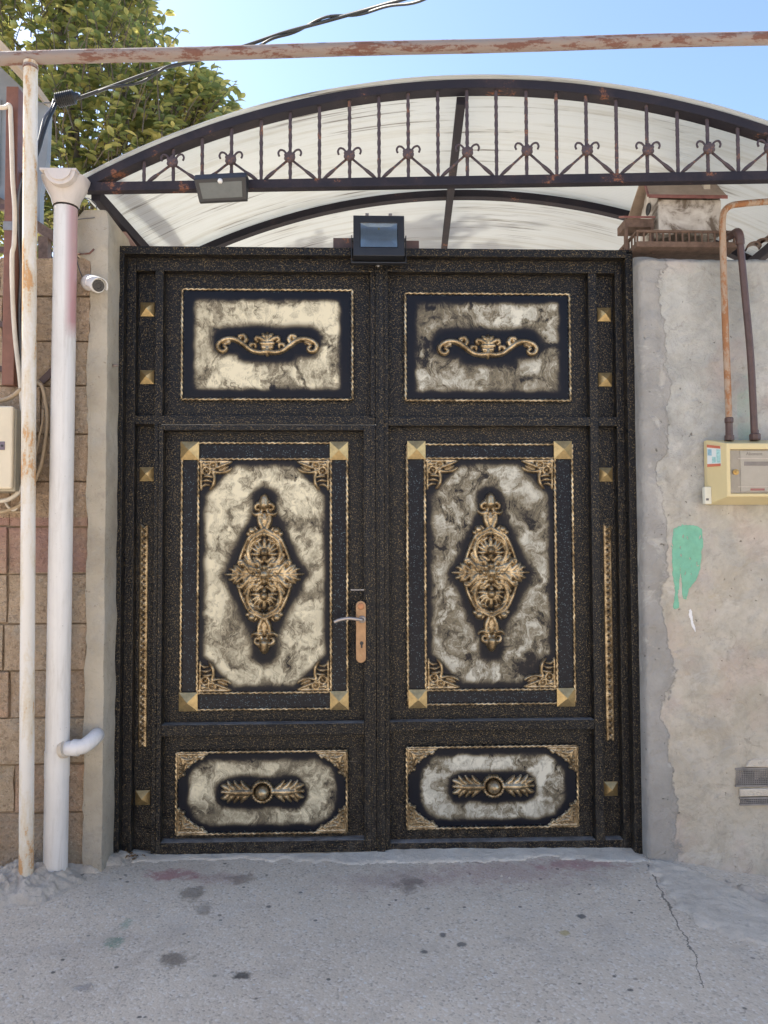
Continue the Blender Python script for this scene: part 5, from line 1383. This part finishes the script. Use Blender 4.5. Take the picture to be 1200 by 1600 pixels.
for sg, nm in ((0, 'roof_board'), (1, 'roof_board')):
    ye = BY-.03 if sg == 0 else BY+dpt+.03
    ze = fz1-.004
    yr = BY+dpt/2
    m = MB()
    P_ = [(fx0-ov-.03, ye, ze), (fx1+ov*.6, ye, ze), (fx1+ov*.6-.02, yr, rz), (fx0-ov, yr, rz)]
    m.add(P_+[(x, y, z+.010) for x, y, z in P_], [(0, 1, 2, 3), (7, 6, 5, 4), (0, 4, 5, 1), (1, 5, 6, 2), (2, 6, 7, 3), (3, 7, 4, 0)])
    bpart(m, nm, BIRDR)
bpart(MB().box(fx0-ov-.03, fx1+ov*.6, BY-.034, BY-.0305, fz1-.008, fz1+.008), 'red_fascia', ROOFRED)
bpart(MB().bar((fx0-ov-.032, BY-.031, fz1+.003), (fx0-ov-.002, BY+dpt/2, rz+.005), .008, .012), 'red_fascia', ROOFRED)
bpart(MB().lathe((fx0-.0015, BY+dpt/2, fz1+.005), [(.030, 0), (.030, .0025), (.026, .003)], 20, (-1, 0, 0)), 'entry_hole', BLACKP, smooth='auto')
ch = at(1103, 297, BY+.03)
bpart(MB().box(ch.x-.016, ch.x+.016, BY+.015, BY+.05, ch.z-.012, ch.z+.03), 'chimney', CEM_GREY, bevel=.003)
# deck and railing
dx0, dx1 = gx(992, 385, BY-.06), gx(1150, 385, BY-.06); dz = gz(1060, 380.5, BY-.06)
bpart(MB().box(dx0, dx1, BY-.085, BY+dpt+.05, dz-.026, dz), 'deck', DKWOOD, bevel=.002)
rz0, rz1 = dz, gz(1060, 364, BY-.06)
bpart(MB().box(dx0, dx1, BY-.083, BY-.071, rz1-.007, rz1+.004), 'handrail', DKWOOD)
bpart(MB().box(dx0, dx0+.012, BY-.070, BY+dpt+.04, rz1-.007, rz1+.004), 'handrail', DKWOOD)
bal = MB().box(-.0035, .0035, -.0035, .0035, 0, rz1-.007-rz0).mesh('rail_post'); bal.materials.append(DKWOOD)
x = dx0+.006
while x < dx1:
    o = link('rail_post', bal, DKWOOD, bh_, loc=(x, BY-.077, rz0)); o.matrix_parent_inverse = bi; x += .0305
y = BY-.045
while y < BY+dpt:
    o = link('rail_post', bal, DKWOOD, bh_, loc=(dx0+.006, y, rz0)); o.matrix_parent_inverse = bi; y += .04
# porch
q0, q1 = at(977, 350, BY), at(1020, 331, BY)
m = MB(); P_ = [(q0.x-.012, BY-.02, q0.z+.022), (q1.x+.004, BY-.02, q0.z+.022), (q1.x+.004, BY+.10, q1.z+.012), (q0.x+.004, BY+.10, q1.z+.012)]
m.add(P_+[(x, y, z+.009) for x, y, z in P_], [(0, 1, 2, 3), (7, 6, 5, 4), (0, 4, 5, 1), (1, 5, 6, 2), (2, 6, 7, 3), (3, 7, 4, 0)])
bpart(m, 'porch_roof', ROOFRED)
bpart(MB().box(q0.x-.004, q1.x, BY-.012, BY+.1, q0.z-.018, q0.z+.021), 'porch_beam', DKWOOD)
for xx, yy in ((q0.x+.002, BY-.006), (q0.x+.030, BY+.085), (q1.x-.008, BY-.006)):
    bpart(MB().box(xx-.006, xx+.006, yy-.006, yy+.006, dz-.03, q0.z-.018), 'porch_post', DKWOOD)
bpart(MB().box(q0.x-.004, dx0+.002, BY-.02, BY+.14, dz-.034, dz-.028), 'porch_floor', DKWOOD)

# broken tiles and scraps lying on the wall top at the far right
for (x_, y_, l_, an, lab) in ((1163, 391, .09, 25, 'dark broken roof tile leaning on the wall top beside the brown pipe'), (1176, 386, .10, 32, 'dark curved tile scrap on the wall top, middle of three'), (1190, 380, .11, 20, 'dark roof tile scrap at the photo edge on the wall top')):
    p = at(x_, y_, .03); m = MB()
    n_ = 10
    for yy in (0, .16):
        for k in range(n_+1):
            a = math.pi*k/n_
            for rr in (.034, .027): m.v.append((rr*math.cos(a), yy, rr*math.sin(a)*.8))
    st = 2*(n_+1)
    for k in range(n_):
        i0 = 2*k
        m.f += [(i0, i0+2, st+i0+2, st+i0), (i0+1, st+i0+1, st+i0+3, i0+3), (i0, i0+1, i0+3, i0+2), (st+i0, st+i0+2, st+i0+3, st+i0+1)]
    o = build(m, 'tile_scrap', DKWOOD, smooth='auto'); o.location = (p.x, -.06, p.z-.02); o.rotation_euler = (R(14), R(an-25), R(-an))
    tag(o, lab, 'roof tile')

# ------------------------------------------------------------------ neighbour's shed beyond the left wall
shed = thing('neighbour_shed', 'grey clad outbuilding with a tan soffit beyond the block wall', 'shed', (0, 0, 0))
SHY = 1.35
def P2(x, y, Y): p = at(x, y, Y); return (p.x, p.z)
poly = [P2(x, y, SHY) for x, y in ((-420, -300), (-420, 230), (0, 312), (62, 352), (63, 300), (73, 250), (76, 168), (48, 150))]
build(MB().prism(poly, SHY, SHY+.06), 'side_wall', SHEDGREY, shed)
for k in range(1, 6):
    x = at(75-k*26, 200, SHY).x
    build(MB().box(x, x+.02, SHY-.012, SHY+.001, at(30, 285, SHY).z if k < 3 else at(-40, 290, SHY).z, at(0, 175-k*6, SHY).z), 'cladding_rib', SHEDGREY, shed)
m = MB(); a_, b_ = at(36, 100, SHY-.35), at(-1000, -1000, SHY-.35)  # roof carried on out of view to keep sun off the standpipe's top
Pq = [(a_.x, SHY-.35, a_.z), (b_.x, SHY-.35, b_.z), (b_.x, SHY+.06, b_.z), (a_.x, SHY+.06, a_.z)]
m.add(Pq+[(x, y, z-.05) for x, y, z in Pq], [(0, 1, 2, 3), (7, 6, 5, 4), (0, 4, 5, 1), (1, 5, 6, 2), (2, 6, 7, 3), (3, 7, 4, 0)])
build(m, 'roof', SOFFIT, shed)
build(MB().bar(at(-60, 280, SHY-.03), at(90, 374, SHY-.03), .05, .06), 'brace', DKWOOD, shed)
build(MB().bar(at(70, 372, SHY-.03), at(70, 560, SHY-.03), .06, .06), 'brace', DKWOOD, shed)

# ------------------------------------------------------------------ the tree behind the canopy
TY = 3.6
tree = thing('tree', 'leafy green fruit tree rising behind the canopy, sunlit yellow put into its leaf colours', 'tree', Vector((at(120, 400, TY).x, TY, 0)))
ti = Matrix.Translation(tree.location).inverted()
base = tree.location.copy()
tr_ = random.Random(11)
m = MB()
trunk = spline([base, base+Vector((.05, .05, 1.2)), base+Vector((-.08, .1, 2.6)), base+Vector((.03, .05, 4.0)), base+Vector((-.1, .1, 5.6))], 6)
m.tube(trunk, list(np.linspace(.13, .05, len(trunk))), 10)
o = build(m, 'trunk', BARK, tree, smooth=True); o.matrix_parent_inverse = ti
# crown: clusters placed inside several lobes measured on the photograph
lobes = [((95, 60), 1.05, .80, 3.6), ((-80, 120), 1.0, .9, 3.7), ((190, 175), .80, .60, 3.3), ((272, 205), .48, .42, 3.2), ((120, 235), .80, .6, 3.4), ((30, 290), .75, .65, 3.5), ((160, 20), .55, .7, 3.8), ((60, -90), 1.15, .85, 3.6), ((312, 178), .24, .20, 3.2), ((110, 330), .45, .42, 3.3), ((40, 370), .55, .40, 3.6), ((225, 260), .5, .35, 3.3)]
clusters = []
for (c_, rx, rz_, Y_) in lobes:
    ctr = at(c_[0], c_[1], Y_); k = int(330*rx*rz_)+26
    for _ in range(k):
        while True:
            v = Vector((tr_.uniform(-1, 1), tr_.uniform(-1, 1), tr_.uniform(-1, 1)))
            if .12 < v.length < 1: break
        if fbm((v.x*1.7+c_[0], v.y*1.7, v.z*1.7), 2) < -.28: continue
        clusters.append(ctr+Vector((v.x*rx, v.y*min(rx, .85)*.8, v.z*rz_)))
m = MB(); m2 = MB()
for i, (c_, rx, rz_, Y_) in enumerate(lobes):
    ctr = at(c_[0], c_[1], Y_); s = trunk[min(len(trunk)-1, max(4, int((ctr.z-.9)/5.6*len(trunk))))]
    mid = s.lerp(ctr, .5)+Vector((0, .1, -.2))
    m.tube(spline([s, mid, ctr, ctr+Vector((0, 0, rz_*.6))], 5), [.045]*5+[.032]*5+[.02]*5+[.008], 7)
o = build(m, 'limb', BARK, tree, smooth=True); o.matrix_parent_inverse = ti
leafV = [(0, 0, 0), (.022, .03, .006), (.027, .055, .004), (.017, .085, -.004), (0, .108, -.014), (-.017, .085, -.004), (-.027, .055, .004), (-.022, .03, .006), (0, .03, -.003), (0, .06, -.005), (0, .088, -.010)]
leafF = [(0, 1, 8), (1, 2, 9, 8), (2, 3, 10, 9), (3, 4, 10), (0, 8, 7), (8, 9, 6, 7), (9, 10, 5, 6), (10, 4, 5)]
LV_ = np.array(leafV)
leaves = []
for c_ in clusters:
    # a twig from a point nearer the trunk
    d = (c_-(base+Vector((0, 0, 3.8)))).normalized()
    d = (d+Vector((tr_.uniform(-.6, .6), tr_.uniform(-.6, .6), tr_.uniform(-.3, .6)))).normalized()
    L = tr_.uniform(.16, .34); e = c_+d*L
    m2.tube([c_-d*.12, c_+Vector((0, 0, .01)), e], [.006, .005, .002], 4, cap=False)
    for k in range(tr_.randint(9, 14)):
        t_ = tr_.random()**.7; p = c_.lerp(e, t_)
        az = tr_.uniform(0, 2*math.pi); out = Vector((math.cos(az), math.sin(az), tr_.uniform(-.55, .35))).normalized()
        yv = (out+d*.4).normalized(); nv = Vector((tr_.uniform(-.5, .5), tr_.uniform(-.5, .5), 1)); xv = yv.cross(nv).normalized(); zv = xv.cross(yv)
        sc_ = tr_.uniform(.62, 1.12)
        leaves.append((p, xv, yv, zv, sc_))
o = build(m2, 'twigs', BARK, tree); o.matrix_parent_inverse = ti; o['kind'] = 'stuff'
# the leaves that show largest: the nearest ones on the street side of the crown, within the frame
def inframe(p):
    d = p-CAM; z = d.dot(fw); x = 600+FPX*d.dot(rt)/z; y = 800-FPX*d.dot(up)/z
    return 0 < x < 380 and 0 < y < 330
order = sorted(range(len(leaves)), key=lambda i: (leaves[i][0].y if inframe(leaves[i][0]) else 99))
near = set(order[:300])
lm = bpy.data.meshes.new('leaf'); lm.from_pydata(leafV, [], leafF); lm.materials.append(LEAF)
bulk = MB()
for i, (p, xv, yv, zv, sc_) in enumerate(leaves):
    mat_ = Matrix((xv, yv, zv)).transposed().to_4x4(); mat_.translation = p
    if i in near:
        o = bpy.data.objects.new('leaf', lm); COL.objects.link(o); o.parent = tree; o.matrix_parent_inverse = ti
        o.matrix_world = mat_ @ Matrix.Scale(sc_, 4)
    else:
        P_ = [p+xv*(a*sc_)+yv*(b*sc_)+zv*(c*sc_) for a, b, c in leafV]; bulk.add(P_, leafF)
me = bpy.data.meshes.new('foliage'); me.from_pydata(bulk.v, [], bulk.f)
o = link('foliage', me, LEAF, tree); o.matrix_parent_inverse = ti; o['kind'] = 'stuff'
FRUIT = mat_plain('green_fruit', (.26, .27, .07), .4, var=.2)
fm_ = MB().lathe((0, 0, 0), [(.004, -.032), (.022, -.026), (.034, 0), (.028, .020), (.006, .032)], 12, (0, 0, 1)).mesh('fruit')
for (x_, y_) in ((122, 192), (182, 149), (22, 38), (85, 60), (45, 12), (115, 20), (60, 30)):
    p = at(x_, y_, 2.9 if y_ > 100 else 3.0); o = link('fruit', fm_, FRUIT, tree, smooth=True); o.matrix_parent_inverse = ti; o.location = p

# ------------------------------------------------------------------ dry leaves and grit in the gate's left corner
m = MB()
for _ in range(60):
    c_ = onground(random.gauss(196, 9), random.gauss(1341, 3)); z = ground_z(c_.x, c_.y)+.006
    a = random.uniform(0, 6.28); s = random.uniform(.006, .016)
    ux, uy = math.cos(a)*s, math.sin(a)*s
    m.add([(c_.x-ux, c_.y-uy, z), (c_.x-uy*.4, c_.y+ux*.4, z+random.uniform(.002, .01)), (c_.x+ux, c_.y+uy, z+random.uniform(0, .008)), (c_.x+uy*.4, c_.y-ux*.4, z+.003)], [(0, 1, 2), (0, 2, 3)])
tag(build(m, 'leaf_litter', DEBRIS), 'small heap of dry leaf bits at the gate corner', kind='stuff')
m = MB()
for _ in range(420):
    x_, y_ = (random.gauss(60, 70), random.gauss(1400, 22)) if random.random() < .45 else (random.uniform(0, 1200), random.uniform(1350, 1600))
    c_ = onground(x_, y_); s = random.uniform(.0015, .005)*(1.6 if random.random() < .1 else 1)
    z = ground_z(c_.x, c_.y)
    q_ = [Vector((random.uniform(-1, 1), random.uniform(-1, 1), 0)).normalized()*s for _ in range(4)]
    m.add([(c_.x-s, c_.y-s*.6, z), (c_.x+s*.9, c_.y-s*.8, z), (c_.x+s, c_.y+s*.7, z), (c_.x-s*.7, c_.y+s, z), (c_.x+s*.1, c_.y, z+s*1.1)], [(0, 1, 4), (1, 2, 4), (2, 3, 4), (3, 0, 4)])
tag(build(m, 'grit', CEM_ROUGH), 'loose grit and chips scattered over the street', kind='stuff')
